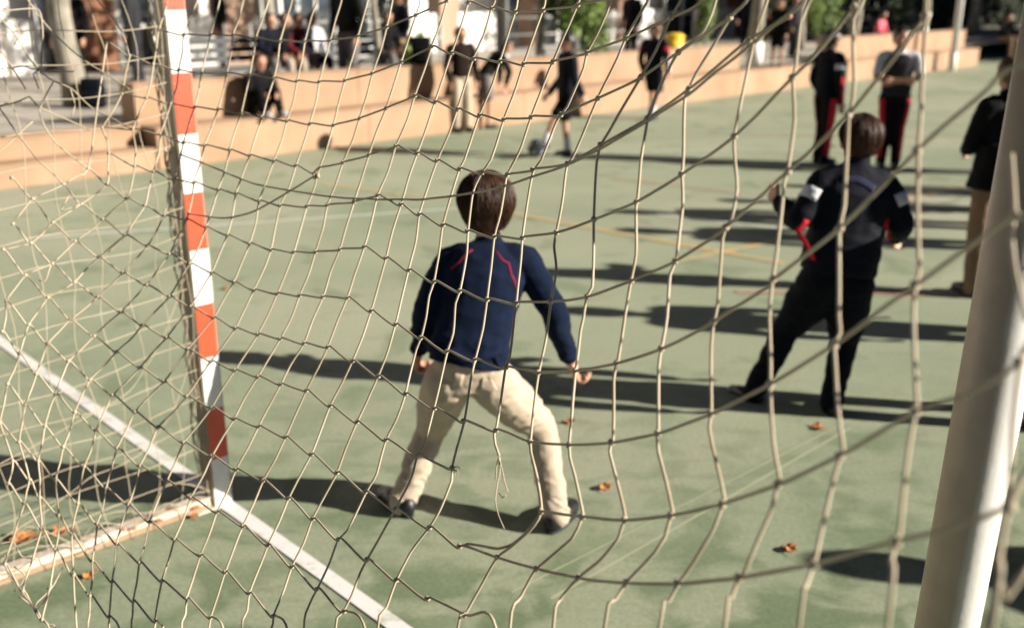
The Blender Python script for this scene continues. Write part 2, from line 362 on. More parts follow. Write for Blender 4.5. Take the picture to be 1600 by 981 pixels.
def person(label, J, H=1.35, top='navy', bottom='beige', hair='hairb', sleeves='long', legs='long', voxel=0.012, cat='person',
           toes=None, shoe='shoe', sock=None, stripe=None, armband=None, armstripe=None, coat=None, hairstyle='short', yaw=0, tw=1.0, cuffs=False,
           fingers=0.5, group=None, strands=0, topfold=None, legfold=None, headr=None, fs=1.0, hs=1.0, only_r=False, vest=None, skirt=None, thigh=1.0):
    """J: joints in world space: head neck sL sR eL eR wL wR pelvis hL hR kL kR aL aR"""
    s = H/1.35
    base = Vector(((J['aL'].x+J['aR'].x)/2, (J['aL'].y+J['aR'].y)/2, min(J['aL'].z, J['aR'].z)-0.06*s))
    root = empty('person', base); tag(root, label, cat, group)
    f = Vector((-math.sin(yaw), math.cos(yaw), 0)); rt = Vector((f.y, -f.x, 0))   # face direction and right-hand side
    lat = (J['sR']-J['sL']).normalized()
    hr = headr or 0.088*s
    hc = J['head']; up = (hc-J['neck']).normalized(); up = (up+Vector((0, 0, 1.2))).normalized()
    HM = Matrix((rt, f, up)).transposed()
    # body: one continuous skin
    bm = bmesh.new()
    ell(bm, hc+up*0.012*s, (hr*0.86, hr*1.0, hr*1.08), HM, 18)
    ell(bm, hc-up*hr*0.52+f*hr*0.30, (hr*0.60, hr*0.56, hr*0.58), HM, 14)      # jaw
    ell(bm, hc+f*hr*1.0-up*hr*0.22, (hr*0.13, hr*0.20, hr*0.19), HM, 8)        # nose
    for q in (-1, 1): ell(bm, hc+rt*q*hr*0.88-up*hr*0.12, (hr*0.12, hr*0.22, hr*0.30), HM, 8)   # ears
    limb(bm, [hc-up*hr*0.4, J['neck']-up*0.02*s], [0.040*s, 0.042*s])
    loft(bm, [(J['pelvis']-up*0.02, 0.095*s, 0.07*s), (J['pelvis'].lerp(J['neck'], 0.4), 0.085*s, 0.06*s), (J['pelvis'].lerp(J['neck'], 0.78), 0.11*s, 0.07*s), (J['neck'], 0.05*s, 0.04*s)], lat)
    for q in 'LR':
        limb(bm, [J['s'+q], J['e'+q], J['w'+q]], [0.036*s, 0.029*s, 0.021*s])
        d = (J['w'+q]-J['e'+q]).normalized()
        th = f if abs(d.z) > 0.5 else Vector((0, 0, 1))
        hand(bm, J['w'+q], d, th, s*hs, fingers, 0.0078 if voxel < 0.007 else 0.011)
        limb(bm, [J['h'+q], J['k'+q], J['a'+q]], [0.058*s, 0.042*s, 0.030*s])
    fuse('body', bm, M['skin'], root, min(voxel, 0.0105), 2 if voxel < 0.007 else 1)
    # eyes, mouth
    for q in (-1, 1):
        b2 = bmesh.new(); ell(b2, hc+rt*q*hr*0.34+f*hr*0.90-up*hr*0.02, (hr*0.13, hr*0.09, hr*0.075), HM, 8); keep(obj('eye', b2, M['eye'], smooth=True), root)
    b2 = bmesh.new(); ell(b2, hc+f*hr*0.84-up*hr*0.58, (hr*0.24, hr*0.08, hr*0.06), HM, 8); keep(obj('mouth', b2, M['lip'], smooth=True), root)
    # hair
    b2 = bmesh.new()
    back = -f
    ell(b2, hc+up*0.026*s+back*0.012*s, (hr*1.05, hr*1.05, hr*1.0), HM, 20)
    if hairstyle in ('bob', 'long'):
        ell(b2, hc+back*hr*0.26-up*hr*0.22, (hr*0.86, hr*0.74, hr*0.88), HM, 18)
        ell(b2, hc+back*hr*0.34-up*hr*0.72, (hr*0.60, hr*0.50, hr*0.62), HM, 14)
        if strands: ell(b2, hc+back*hr*0.30-up*hr*1.0, (hr*0.44, hr*0.40, hr*0.48), HM, 14)
    else:
        ell(b2, hc+back*hr*0.30-up*hr*0.15, (hr*0.84, hr*0.74, hr*0.74), HM, 16)
    if hairstyle == 'long':
        limb(b2, [hc+back*hr*0.55-up*hr*0.3, hc+back*hr*0.85-up*hr*1.5, hc+back*hr*0.9-up*hr*2.4], [hr*0.75, hr*0.6, hr*0.3])
    if hairstyle == 'pony':
        limb(b2, [hc+back*hr*0.95+up*hr*0.2, hc+back*hr*1.35-up*hr*0.4, hc+back*hr*1.3-up*hr*1.3], [hr*0.28, hr*0.25, hr*0.1])
    # keep the face clear: cut by a plane leaning back
    bmesh.ops.bisect_plane(b2, geom=b2.verts[:]+b2.edges[:]+b2.faces[:], plane_co=hc+f*hr*0.42+up*hr*0.3, plane_no=(f*1.0-up*0.95).normalized(), clear_outer=True)
    bmesh.ops.holes_fill(b2, edges=b2.edges)
    ho = fuse('hair', b2, M[hair], root, min(voxel, 0.009), 2, 0.003*s, 40, wst=(1, 1, 0.35))
    if strands:
        bvh = BVHTree.FromPolygons([v.co for v in ho.data.vertices], [p.vertices[:] for p in ho.data.polygons])
        b2 = bmesh.new(); crown = hc+up*hr*1.0+back*hr*0.15
        for i in range(strands):
            a = random.uniform(0, 2*math.pi); dirh = (rt*math.cos(a)+f*math.sin(a))
            if dirh.dot(f) > 0.55 and hairstyle != 'x' : lim = 0.45
            else: lim = 1.0
            L = random.uniform(0.55, 1.0)*lim; pts = []; sw = random.uniform(-0.15, 0.15); lift = random.uniform(0.0003, 0.0045)
            st = random.uniform(0, 0.45)
            for k in range(9):
                t = (st+(1-st)*k/8)*L
                th = t*2.5
                p = hc+up*(math.cos(th)*hr*1.3)+(dirh+Vector((-dirh.y, dirh.x, 0))*sw*t).normalized()*math.sin(min(th, 1.75))*hr*1.4
                if th > 1.9: p -= dirh*(th-1.9)*hr*0.6
                q, nm, _, _ = bvh.find_nearest(p)
                if q is None: continue
                pts.append(q+nm*(lift+0.002*math.sin(t*9+i)))
            tube(b2, pts, [0.0013*s*(1-0.75*k/8) for k in range(len(pts))], 3, False)
        keep(obj('hair_strands', b2, M[hair], smooth=True), root)
    # upper garment
    bm = bmesh.new(); P, N = J['pelvis'], J['neck']
    hem = P-(N-P).normalized()*0.02*s
    secs = [(hem, 0.128*s*tw, 0.098*s*tw), (P.lerp(N, 0.15), 0.130*s*tw, 0.100*s*tw), (P.lerp(N, 0.45), 0.125*s*tw, 0.094*s*tw), (P.lerp(N, 0.75), 0.138*s*tw, 0.096*s*tw), (P.lerp(N, 0.92), 0.115*s*tw, 0.078*s), (N+(N-P).normalized()*0.012, 0.060*s, 0.055*s)]
    loft(bm, secs, lat)
    for q in 'LR':
        S_, E, Wr = J['s'+q], J['e'+q], J['w'+q]
        inn = N.lerp(S_, 0.45)-Vector((0, 0, 0.02*s))
        if sleeves == 'long':
            limb(bm, [inn, S_, E, E.lerp(Wr, 0.5), Wr-(Wr-E).normalized()*0.012*s], [0.060*s, 0.058*s, 0.049*s, 0.044*s, 0.034*s])
        elif sleeves == 'short':
            limb(bm, [inn, S_, S_.lerp(E, 0.75)], [0.056*s, 0.052*s, 0.046*s])
        else: limb(bm, [inn, S_], [0.055*s, 0.045*s])
    limb(bm, [N-up*0.01*s, N+up*0.030*s], [0.056*s, 0.048*s])      # collar
    to = fuse('jacket' if sleeves == 'long' else 'shirt', bm, M[top], root, voxel, 3, 0.004*s, 11, wst=(1, 1, 1.6), fold=topfold)
    if vest:
        bm = bmesh.new(); loft(bm, [(c, a*1.09, b*1.09) for c, a, b in secs[:5]]+[(secs[4][0].lerp(secs[5][0], .6), 0.085*s, 0.07*s)], lat); fuse('vest', bm, M[vest], root, voxel, 3, 0.003, 12)
    if coat:
        bm = bmesh.new(); loft(bm, [(P-Vector((0, 0, coat*s)), 0.16*s, 0.13*s), (P, 0.14*s, 0.11*s), (P.lerp(N, 0.4), 0.13*s, 0.10*s)], lat); fuse('coat_skirt', bm, M[top], root, voxel, 2, 0.004, 12)
    # lower garment
    bm = bmesh.new()
    loft(bm, [(P+(N-P).normalized()*0.03*s, 0.112*s, 0.086*s), (P, 0.118*s, 0.092*s), (P.lerp((J['hL']+J['hR'])/2, 1.2), 0.112*s*thigh, 0.088*s)], lat)
    for q in 'LR':
        Hh, K, A = J['h'+q], J['k'+q], J['a'+q]
        if legs == 'long':
            limb(bm, [Hh, Hh.lerp(K, 0.5), K, K.lerp(A, 0.5), A+(A-K).normalized()*0.012*s], [0.080*s*thigh, 0.074*s*thigh, 0.060*s, 0.055*s, 0.050*s])
        elif legs == 'short':
            limb(bm, [Hh, Hh.lerp(K, 0.8)], [0.080*s, 0.076*s])
    if skirt:
        pass
    tr = fuse('trousers' if legs == 'long' else 'shorts', bm, M[bottom], root, voxel, 3, 0.0045*s, 12, wst=(1, 1, 1.8), fold=legfold)
    if sock:
        for q in 'LR':
            b2 = bmesh.new(); A, K = J['a'+q], J['k'+q]; limb(b2, [A, A.lerp(K, 0.35)], [0.036*s, 0.040*s]); keep(obj('sock', b2, M[sock], smooth=True), root)
    z_ = s*fs
    for q in 'LR':
        A = J['a'+q]; td = (toes[q] if toes else f).normalized()
        b2 = bmesh.new(); side = Vector((td.y, -td.x, 0)); fl = base.z if (A.z-base.z) < 0.12*z_ else A.z-0.06*z_
        FM = Matrix((side, td, Vector((0, 0, 1)))).transposed(); A0 = Vector((A.x, A.y, fl))
        ell(b2, A0-td*0.01*z_+Vector((0, 0, 0.045*z_)), (0.036*z_, 0.048*z_, 0.042*z_), FM, 14)
        ell(b2, A0+td*0.06*z_+Vector((0, 0, 0.034*z_)), (0.038*z_, 0.075*z_, 0.032*z_), FM, 14)
        ell(b2, A0+td*0.115*z_+Vector((0, 0, 0.027*z_)), (0.036*z_, 0.045*z_, 0.026*z_), FM, 14)
        sh = fuse('shoe', b2, M[shoe], root, min(voxel, 0.008), 2, floor=fl+0.010)
        b2 = bmesh.new(); rr = []
        for k in range(20):
            a = 2*math.pi*k/20; ln = math.sin(a)*0.105*z_; wd = math.cos(a)*(0.040 if ln > 0 else 0.036)*z_
            rr.append(A0+td*(0.052*z_+ln)+side*wd)
        vb = [b2.verts.new(p+Vector((0, 0, 0.002))) for p in rr]; vt = [b2.verts.new(p+Vector((0, 0, 0.018*z_))) for p in rr]
        b2.faces.new(list(reversed(vb))); b2.faces.new(vt)
        for k in range(20): b2.faces.new((vb[k], vb[(k+1) % 20], vt[(k+1) % 20], vt[k]))
        so_ = obj('sole', b2, M['sole']); so_.parent = sh
    if stripe:
        for q, sg in (('L', -1), ('R', 1)):
            o_ = lat*sg*0.075*s+Vector((0, -0.055*s, 0))
            ribbon('leg_stripe', tr, [J['h'+q]+o_, J['k'+q]+o_*0.8, J['a'+q]+o_*0.7+Vector((0, 0, 0.03*s))], 0.085*s, M[stripe], root)
    if armstripe:
        for q, sg in ((('R', -1),) if only_r else (('L', -1), ('R', 1))):
            o_ = lat*sg*0.07*s+Vector((0, -0.03, 0))
            ribbon('sleeve_stripe', to, [J['e'+q].lerp(J['s'+q], .2)+o_, J['e'+q]+o_, J['w'+q]+o_*0.7], 0.04*s, M[armstripe], root)
    if armband:
        for q, sg in (('L', -1), ('R', 1)):
            c = J['s'+q].lerp(J['e'+q], 0.38); d = (J['e'+q]-J['s'+q]).normalized(); a = d.orthogonal().normalized(); b = d.cross(a)
            out = (lat*sg-d*d.dot(lat*sg)).normalized(); cam_ = out.cross(d)
            pts = [c+(out*math.cos(t)+cam_*math.sin(t))*0.07*s for t in [-1.7+3.4*k/8 for k in range(9)]]
            ribbon('sleeve_band', to, pts, 0.055*s, M[armband], root)
    return root, to, tr

def stand(foot, H, yaw, over=None, lean=0, spread=0.06):   # generic standing joints, facing yaw (0 = away from the camera)
    f = Vector((-math.sin(yaw), math.cos(yaw), 0)); r = Vector((f.y, -f.x, 0)); u = Vector((0, 0, 1)); B = Vector(foot)
    def p(x, y, z): return B + (r*x+f*y+u*z)*H
    j = dict(head=p(0, 0.01+lean*.3, 0.925), neck=p(0, lean*.25, 0.83), sL=p(-0.118, lean*.22, 0.80), sR=p(0.118, lean*.22, 0.80),
             eL=p(-0.155, -0.01+lean*.15, 0.635), eR=p(0.155, -0.01+lean*.15, 0.635), wL=p(-0.150, 0.05, 0.49), wR=p(0.150, 0.05, 0.49),
             pelvis=p(0, 0, 0.54), hL=p(-0.055, 0, 0.51), hR=p(0.055, 0, 0.51), kL=p(-spread, 0.015, 0.285), kR=p(spread, 0.015, 0.285),
             aL=p(-spread*1.1, 0, 0.047), aR=p(spread*1.1, 0, 0.047))
    for k, v in (over or {}).items(): j[k] = p(*v)
    return j
def seat(hipw, H, yaw, footdrop=0.32, fwd=0.25):      # sitting joints; hipw world position of the seat top
    f = Vector((-math.sin(yaw), math.cos(yaw), 0)); r = Vector((f.y, -f.x, 0)); u = Vector((0, 0, 1)); B = Vector(hipw)
    def p(x, y, z): return B + (r*x+f*y+u*z)*H
    return dict(head=p(0, 0.08, 0.46), neck=p(0, 0.05, 0.37), sL=p(-0.115, 0.05, 0.34), sR=p(0.115, 0.05, 0.34), eL=p(-0.14, 0.09, 0.19), eR=p(0.14, 0.09, 0.19),
                wL=p(-0.08, 0.20, 0.12), wR=p(0.08, 0.20, 0.12), pelvis=p(0, 0, 0.07), hL=p(-0.055, 0.01, 0.055), hR=p(0.055, 0.01, 0.055),
                kL=p(-0.08, fwd, 0.05), kR=p(0.08, fwd, 0.05), aL=p(-0.08, fwd+0.03, -footdrop+0.047), aR=p(0.08, fwd+0.03, -footdrop+0.047))

# ------------------------------------------------------------------ court ground
bm = bmesh.new()
for q in ((-60, -40), (90, -40), (90, 120), (-60, 120)): bm.verts.new((q[0], q[1], 0))
bm.faces.new(bm.verts[:]); tag(obj('ground', bm, M['court']), kind='structure')
ZL = [0.004]
def court_line(p, q, wd, m, name='court_line'):
    z = ZL[0] if m != M['scuff'] else 0.0012; ZL[0] += 0.0001 if m != M['scuff'] else 0
    d = (q-p).normalized(); s = Vector((-d.y, d.x, 0))*wd/2; bm = bmesh.new(); n = max(1, int((q-p).length/0.5))
    vs = []
    for k in range(n+1):
        c = p.lerp(q, k/n); e1 = random.uniform(-.004, .004); e2 = random.uniform(-.004, .004)
        vs.append((bm.verts.new((c.x+s.x*(1+e1/wd), c.y+s.y*(1+e1/wd), z)), bm.verts.new((c.x-s.x*(1+e2/wd), c.y-s.y*(1+e2/wd), z))))
    for k in range(n): bm.faces.new((vs[k][0], vs[k][1], vs[k+1][1], vs[k+1][0]))
    tag(obj(name, bm, m), kind='structure')
gA, gB = G(0, 533), G(622, 981); gd = (gB-gA).normalized()
court_line(gA-gd*9, gB+gd*4, 0.058, M['whiteline'], 'goal_line')
for a, b, wd, k in (((60, 372), (720, 326), 0.06, 'faintwhite'), ((1000, 333), (1530, 392), 0.06, 'faintwhite'), ((500, 288), (690, 312), 0.06, 'orangeline'),
                    ((800, 334), (1225, 412), 0.07, 'orangeline'), ((1060, 408), (1215, 377), 0.06, 'orangeline'), ((1395, 318), (1505, 290), 0.07, 'orangeline'),
                    ((960, 279), (1160, 303), 0.06, 'redline'), ((1150, 456), (1600, 465), 0.05, 'redline'), ((1560, 230), (640, 242), 0.05, 'faintwhite'), ((1100, 210), (1560, 215), 0.05, 'redline')):
    court_line(G(*a), G(*b), wd, M[k])
court_line(G(800, 925), G(1330, 655), 0.008, M['scuff'], 'scratch')
court_line(G(860, 935), G(1330, 668), 0.012, M['scuff'], 'scratch')

# ------------------------------------------------------------------ goal frame
paint_post_shade(M['postround'])
P0 = Vector((-1.122, 3.41, 0)); g = Vector((0.69, -0.724, 0)).normalized(); n_ = Vector((0.724, 0.69, 0))
GWID = 2.70
P1 = P0+g*GWID
goal = empty('handball_goal', (P0+P1)/2); tag(goal, 'handball goal with red and white striped far post and near post with its shaded side painted darker', 'goal')
PW = 0.076
for k, P in enumerate((P0, P1)):
    bm = bmesh.new()
    if k == 0: box(bm, P+Vector((0, 0, 1.0)), PW, PW, 2.0, (g, n_), 0.006)
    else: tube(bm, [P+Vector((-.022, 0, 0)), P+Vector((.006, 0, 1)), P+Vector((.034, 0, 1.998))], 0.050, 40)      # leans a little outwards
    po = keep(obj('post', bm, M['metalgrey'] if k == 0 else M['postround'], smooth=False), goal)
    if k: po['label'] = 'round cream near post, leaning slightly outwards'
    if k: continue
    inner = g if k == 0 else -g
    for z in range(10):
        for (nr, wv) in (((inner, n_), (n_, inner)) if True else ()):
            b2 = bmesh.new(); c = P+nr*(PW/2+0.0012)+Vector((0, 0, z*0.2+0.1))+ (wv*0.0)
            box(b2, c, 0.003, PW-0.010, 0.1995, (nr, Vector((0, 0, 1)).cross(nr)), 0.0)
            so_ = obj('stripe', b2, M['white'] if z % 2 == 0 else M['red']); so_.parent = po
bm = bmesh.new(); box(bm, (P0+P1)/2+Vector((0, 0, 2.04)), GWID+PW, PW, PW, (g, n_), 0.006); keep(obj('crossbar', bm, M['white']), goal)
for P in (P0, P1):
    bm = bmesh.new(); a = P-n_*0.045+Vector((0, 0, 0.024)); b = P-n_*1.10+Vector((0, 0, 0.024))
    box(bm, (a+b)/2, 0.05, (a-b).length, 0.045, (g, n_), 0.005); bo = keep(obj('base_bar', bm, M['barmetal']), goal)
    bm = bmesh.new(); box(bm, (a+b)/2+g*0.027+Vector((0, 0, -0.012)), 0.004, (a-b).length-0.02, 0.018, (g, n_)); r_ = obj('rusty_edge', bm, M['wall']); keep(r_, goal)
    bm = bmesh.new()
    for k in range(9):
        t = random.random(); ell(bm, a.lerp(b, t*0.35)+g*random.uniform(.0, .03)+Vector((0, 0, 0.022*random.random())), (random.uniform(.01, .03), random.uniform(.01, .02), .004), None, 6)
    tag(keep(obj('rust_flakes', bm, M['rust'], smooth=True), goal), kind='stuff')
    bm = bmesh.new(); box(bm, P-n_*0.05+g*0.0+Vector((0, 0, 0.005)), 0.10, 0.12, 0.008, (g, n_), 0.003); keep(obj('foot_plate', bm, M['barmetal']), goal)
    bm = bmesh.new(); tube(bm, [P+Vector((0, 0, 2.04)), P-n_*0.4+Vector((0, 0, 2.05)), P-n_*0.8+Vector((0, 0, 2.04))], 0.02, 10); keep(obj('net_arm', bm, M['metalwhite'], smooth=True), goal)
bm = bmesh.new(); tube(bm, [P0-n_*1.10+Vector((0, 0, .024)), P1-n_*1.10+Vector((0, 0, .024))], 0.02, 10); keep(obj('rear_ground_bar', bm, M['metalwhite'], smooth=True), goal)
for z in (0.62, 0.98, 1.34, 1.7):
    for P in (P0,):
        bm = bmesh.new(); q = P-n_*(PW/2+0.006)+Vector((0, 0, z)); tube(bm, [q, q-n_*0.018, q-n_*0.02+Vector((0, 0, .02))], 0.004, 6); keep(obj('net_hook', bm, M['metalwhite'], smooth=True), goal)

# ------------------------------------------------------------------ the goal net
TX = [(-60, 2.35), (0, 2.40), (150, 2.48), (300, 2.42), (450, 2.25), (600, 1.98), (800, 1.66), (870, 1.55), (960, 1.40), (1200, 1.08), (1400, 0.88), (1600, 0.76), (1700, 0.72)]
def netY(px, py):
    for (a, ya), (b, yb) in zip(TX[:-1], TX[1:]):
        if px <= b: t = max(0, (px-a)/(b-a)); T = ya+(yb-ya)*t; break
    else: T = TX[-1][1]
    k = 0.25 if px > 450 else 0.18+0.07*max(0, px)/450
    return T*(1+k*(490-py)/490)
def NP(px, py, dz=0): return W(px, py, netY(px, py)+dz)
net = empty('goal_net', (P0+P1)/2-n_*0.8); tag(net, 'cream cord goal net with a torn hole and fraying ends, hung behind the striped post', 'net')
CORD = 0.0023
def cord(px_pts, name='cord', r=CORD, jit=0.0012, parent=net, dz=0, wpts=None, sides=7):
    pts = wpts or [NP(x, y, dz) for x, y in px_pts]
    if not wpts:                     # carry the cords on to the crossbar, the ground bar and round to the near post
        def on(p, q):
            x, y = q
            if y <= -2: return [p.lerp(Vector((p.x, p.y, 2.03)), .5), Vector((p.x, p.y, 2.03))]
            if y >= 981: return [p.lerp(Vector((p.x, p.y, .03)), .5), Vector((p.x, p.y, .03))-n_*.12]
            if x >= 1604 and name == 'cord': return [Vector((.62, .85, p.z)), Vector((.80, 1.2, p.z+.02)), Vector((.87, 1.40, p.z+.03))]
            return []
        pts = list(reversed(on(pts[0], px_pts[0])))+pts+on(pts[-1], px_pts[-1])
    P = catmull(pts, 0.012)
    seed = random.uniform(0, 99)
    P = [p+Vector((noise.noise(p*14+Vector((seed, 0, 0))), noise.noise(p*14+Vector((0, seed, 0))), noise.noise(p*14+Vector((0, 0, seed)))))*jit for p in P]
    bm = bmesh.new(); tube(bm, P, r, sides, True, True)
    return keep(obj(name, bm, M['rope'], smooth=True), parent)
ROWS = {
 'A': {-5:(248,48),-4:(287,55),-3:(329,55),-2:(364,55),-1:(400,60),0:(438,64),1:(476,65),2:(516,64),3:(559,57),4:(604,43),5:(650,24),6:(698,2)},
 'A2': {7:(732,4),8:(769,13),9:(805,19),10:(848,17),11:(902,9),12:(953,-3)},
 'B': {-7:(167,66),-6:(203,88),-5:(240,101),-4:(279,110),-3:(315,115),-2:(354,115),-1:(390,117),0:(428,122),1:(464,127),2:(499,128),3:(539,126),4:(582,115),5:(627,97),6:(675,73),7:(706,83),8:(740,92),9:(781,96),10:(818,101),11:(864,97),12:(917,83),13:(978,60),14:(1048,28),15:(1100,-2)},
 'C': {-6:(191,147),-5:(229,153),-4:(267,163),-3:(304,168),-2:(341,171),-1:(377,177),0:(410,183),1:(448,189),2:(484,194),3:(521,196),4:(562,185),5:(604,169),6:(648,150),7:(680,160),8:(715,171),9:(749,181),10:(787,187),11:(830,183),12:(876,180),13:(935,153),14:(1001,121),15:(1060,82),16:(1140,28)},
 'D': {-6:(160,200),-5:(208,202),-4:(251,210),-3:(287,223),-2:(320,227),-1:(359,234),0:(390,243),1:(428,251),2:(462,259),2.8:(489,272),3:(499,263),4:(536,254),5:(576,243),6:(619,228),7:(652,240),8:(683,251),9:(718,264),10:(753,270),11:(792,274),12:(832,266),13:(887,256),14:(938,227),15:(1011,186),16:(1076,140),17:(1170,64),17.6:(1235,25)},
 'E': {-6:(170,240),-5:(211,260),-4:(240,268),-3:(273,281),-2:(303,285),-1:(341,296),0:(369,302),1:(405,314),2:(438,321),3:(479,323),4:(512,320),5:(553,316),6:(590,305),7:(626,320),8:(655,335),9:(692,352),10:(730,362),11:(772,370),12:(816,372),13:(869,364),14:(928,343),15:(994,316),16:(1065,273),17:(1147,214),18:(1238,122),18.5:(1289,69),19:(1335,12)},
 'F': {-7:(138,264),-6:(168,288),-5:(199,310),-4:(227,321),-3:(256,337),-2:(292,343),-1:(322,355),0:(355,367),1:(390,380),2:(423,390),3:(459,394),4:(493,394),5:(531,390),6:(569,386),7:(603,403),8:(639,422),9:(678,440),10:(718,455),11:(761,468),12:(806,474),13:(860,472),14:(917,464),15:(986,439),16:(1055,408),17:(1134,355),18:(1231,268),19:(1325,180),19.5:(1394,94),20:(1446,25)},
 'G': {-7:(99,288),-6:(127,319),-5:(161,343),-4:(196,367),-3:(231,384),-2:(265,397),-1:(297,412),0:(331,426),1:(366,440),2:(397,453),3:(433,459),4:(468,462),5:(504,464),6:(543,465),7:(580,486),8:(618,507),9:(657,528),10:(698,549),11:(741,563),12:(790,575),13:(841,582),14:(898,579),15:(963,568),16:(1033,545),17:(1115,503),17.9:(1200,446),18:(1208,436),19:(1312,357),20:(1433,236),20.6:(1531,150),21:(1605,100)},
 'H': {-8:(18,278),-7:(51,311),-6:(82,348),-5:(118,377),-4:(155,402),-3:(192,426),-2:(229,445),-1:(265,463),0:(298,479),1:(334,496),2:(368,512),3:(403,522),4:(438,529),5:(475,536),6:(512,542),7:(551,564),8:(591,588),9:(634,615),10:(678,638),11:(724,658),12:(775,672),13:(828,690),14:(889,695),15:(955,691),16:(1028,677),17:(1110,647),18:(1204,600),19:(1303,538),20:(1429,446),20.6:(1524,378),21:(1587,338),21.2:(1620,336)},
 'I': {-7:(20,350),-6:(48,380),-5:(82,412),-4:(116,441),-3:(153,464),-2:(189,487),-1:(222,508),0:(260,527),1:(294,545),2:(330,564),3:(367,578),4:(403,588),5:(439,600),6:(479,610),7:(516,634),8:(558,659),9:(603,687),10:(652,712),11:(706,731)},
 'I2': {13:(846,798),14:(910,807),15:(976,812),16:(1048,805),17:(1128,788),18:(1215,757),19:(1312,712),20:(1430,643),20.6:(1506,617),20.9:(1564,587),21:(1592,566),21.2:(1610,525)},
 'J': {-6:(5,390),-5:(40,430),-4:(75,465),-3:(110,499),-2:(147,525),-1:(182,550),0:(219,574),1:(256,596),2:(292,619),3:(331,636),4:(366,654),5:(404,666),6:(447,682),7:(487,709),8:(527,738),9:(571,768),10:(617,796),11:(671,824),12:(718,853),13:(777,870),14:(838,888),15:(903,902),16:(978,910),17:(1057,912),18:(1154,902),19:(1271,881),20:(1400,846),20.5:(1470,830),20.8:(1539,807),21:(1577,792),21.2:(1612,730)},
 'K': {-5:(10,470),-4:(45,507),-3:(74,537),-2:(107,564),-1:(141,593),0:(176,617),1:(211,643),2:(247,667),3:(287,691),4:(331,712),5:(369,733),6:(411,750),7:(451,778),8:(489,810),9:(529,842),10:(573,874),11:(619,906),12:(668,935),13:(726,960),13.8:(775,983)},
 'L': {-5:(4,518),-4:(31,552),-3:(57,584),-2:(87,615),-1:(117,644),0:(150,672),1:(183,700),2:(219,727),3:(261,751),4:(298,777),5:(339,799),6:(380,821),7:(419,851),8:(456,885),9:(495,920),10:(537,955),10.5:(572,986)},
 'M': {-4:(12,600),-3:(40,632),-2:(70,666),-1:(99,698),0:(131,729),1:(166,762),2:(201,788),3:(234,815),4:(273,842),5:(313,867),6:(352,893),7:(390,926),8:(427,962),8.5:(450,988)},
 'N': {-4:(0,660),-3:(30,690),-2:(60,720),-1:(87,749),0:(122,786),1:(152,818),2:(183,849),3:(218,878),4:(253,907),5:(292,934),6:(329,964),6.5:(350,986)},
 'O': {-4:(20,720),-3:(46,749),-2:(62,777),-1:(92,805),0:(112,833),1:(144,876),2:(175,908),3:(208,939),4:(242,970),4.5:(258,988)},
 'P': {-4:(13,755),-3:(38,786),-2:(65,825),-1:(87,858),0:(115,898),1:(141,930),2:(171,963),2.5:(188,986)},
 'Q': {-3:(8,881),-2:(36,923),-1:(66,968),-0.5:(80,990)},
}
for rk, row in ROWS.items():
    pts = []
    for c in sorted(row):
        x, y = row[c]
        if c == int(c) and c <= 12: q = min(4.5, 2.2+0.15*max(0, c)); pts += [(x-q, y+q*0.5), (x+q, y-q*0.5)]
        else: pts.append((x, y))
    cord(pts)
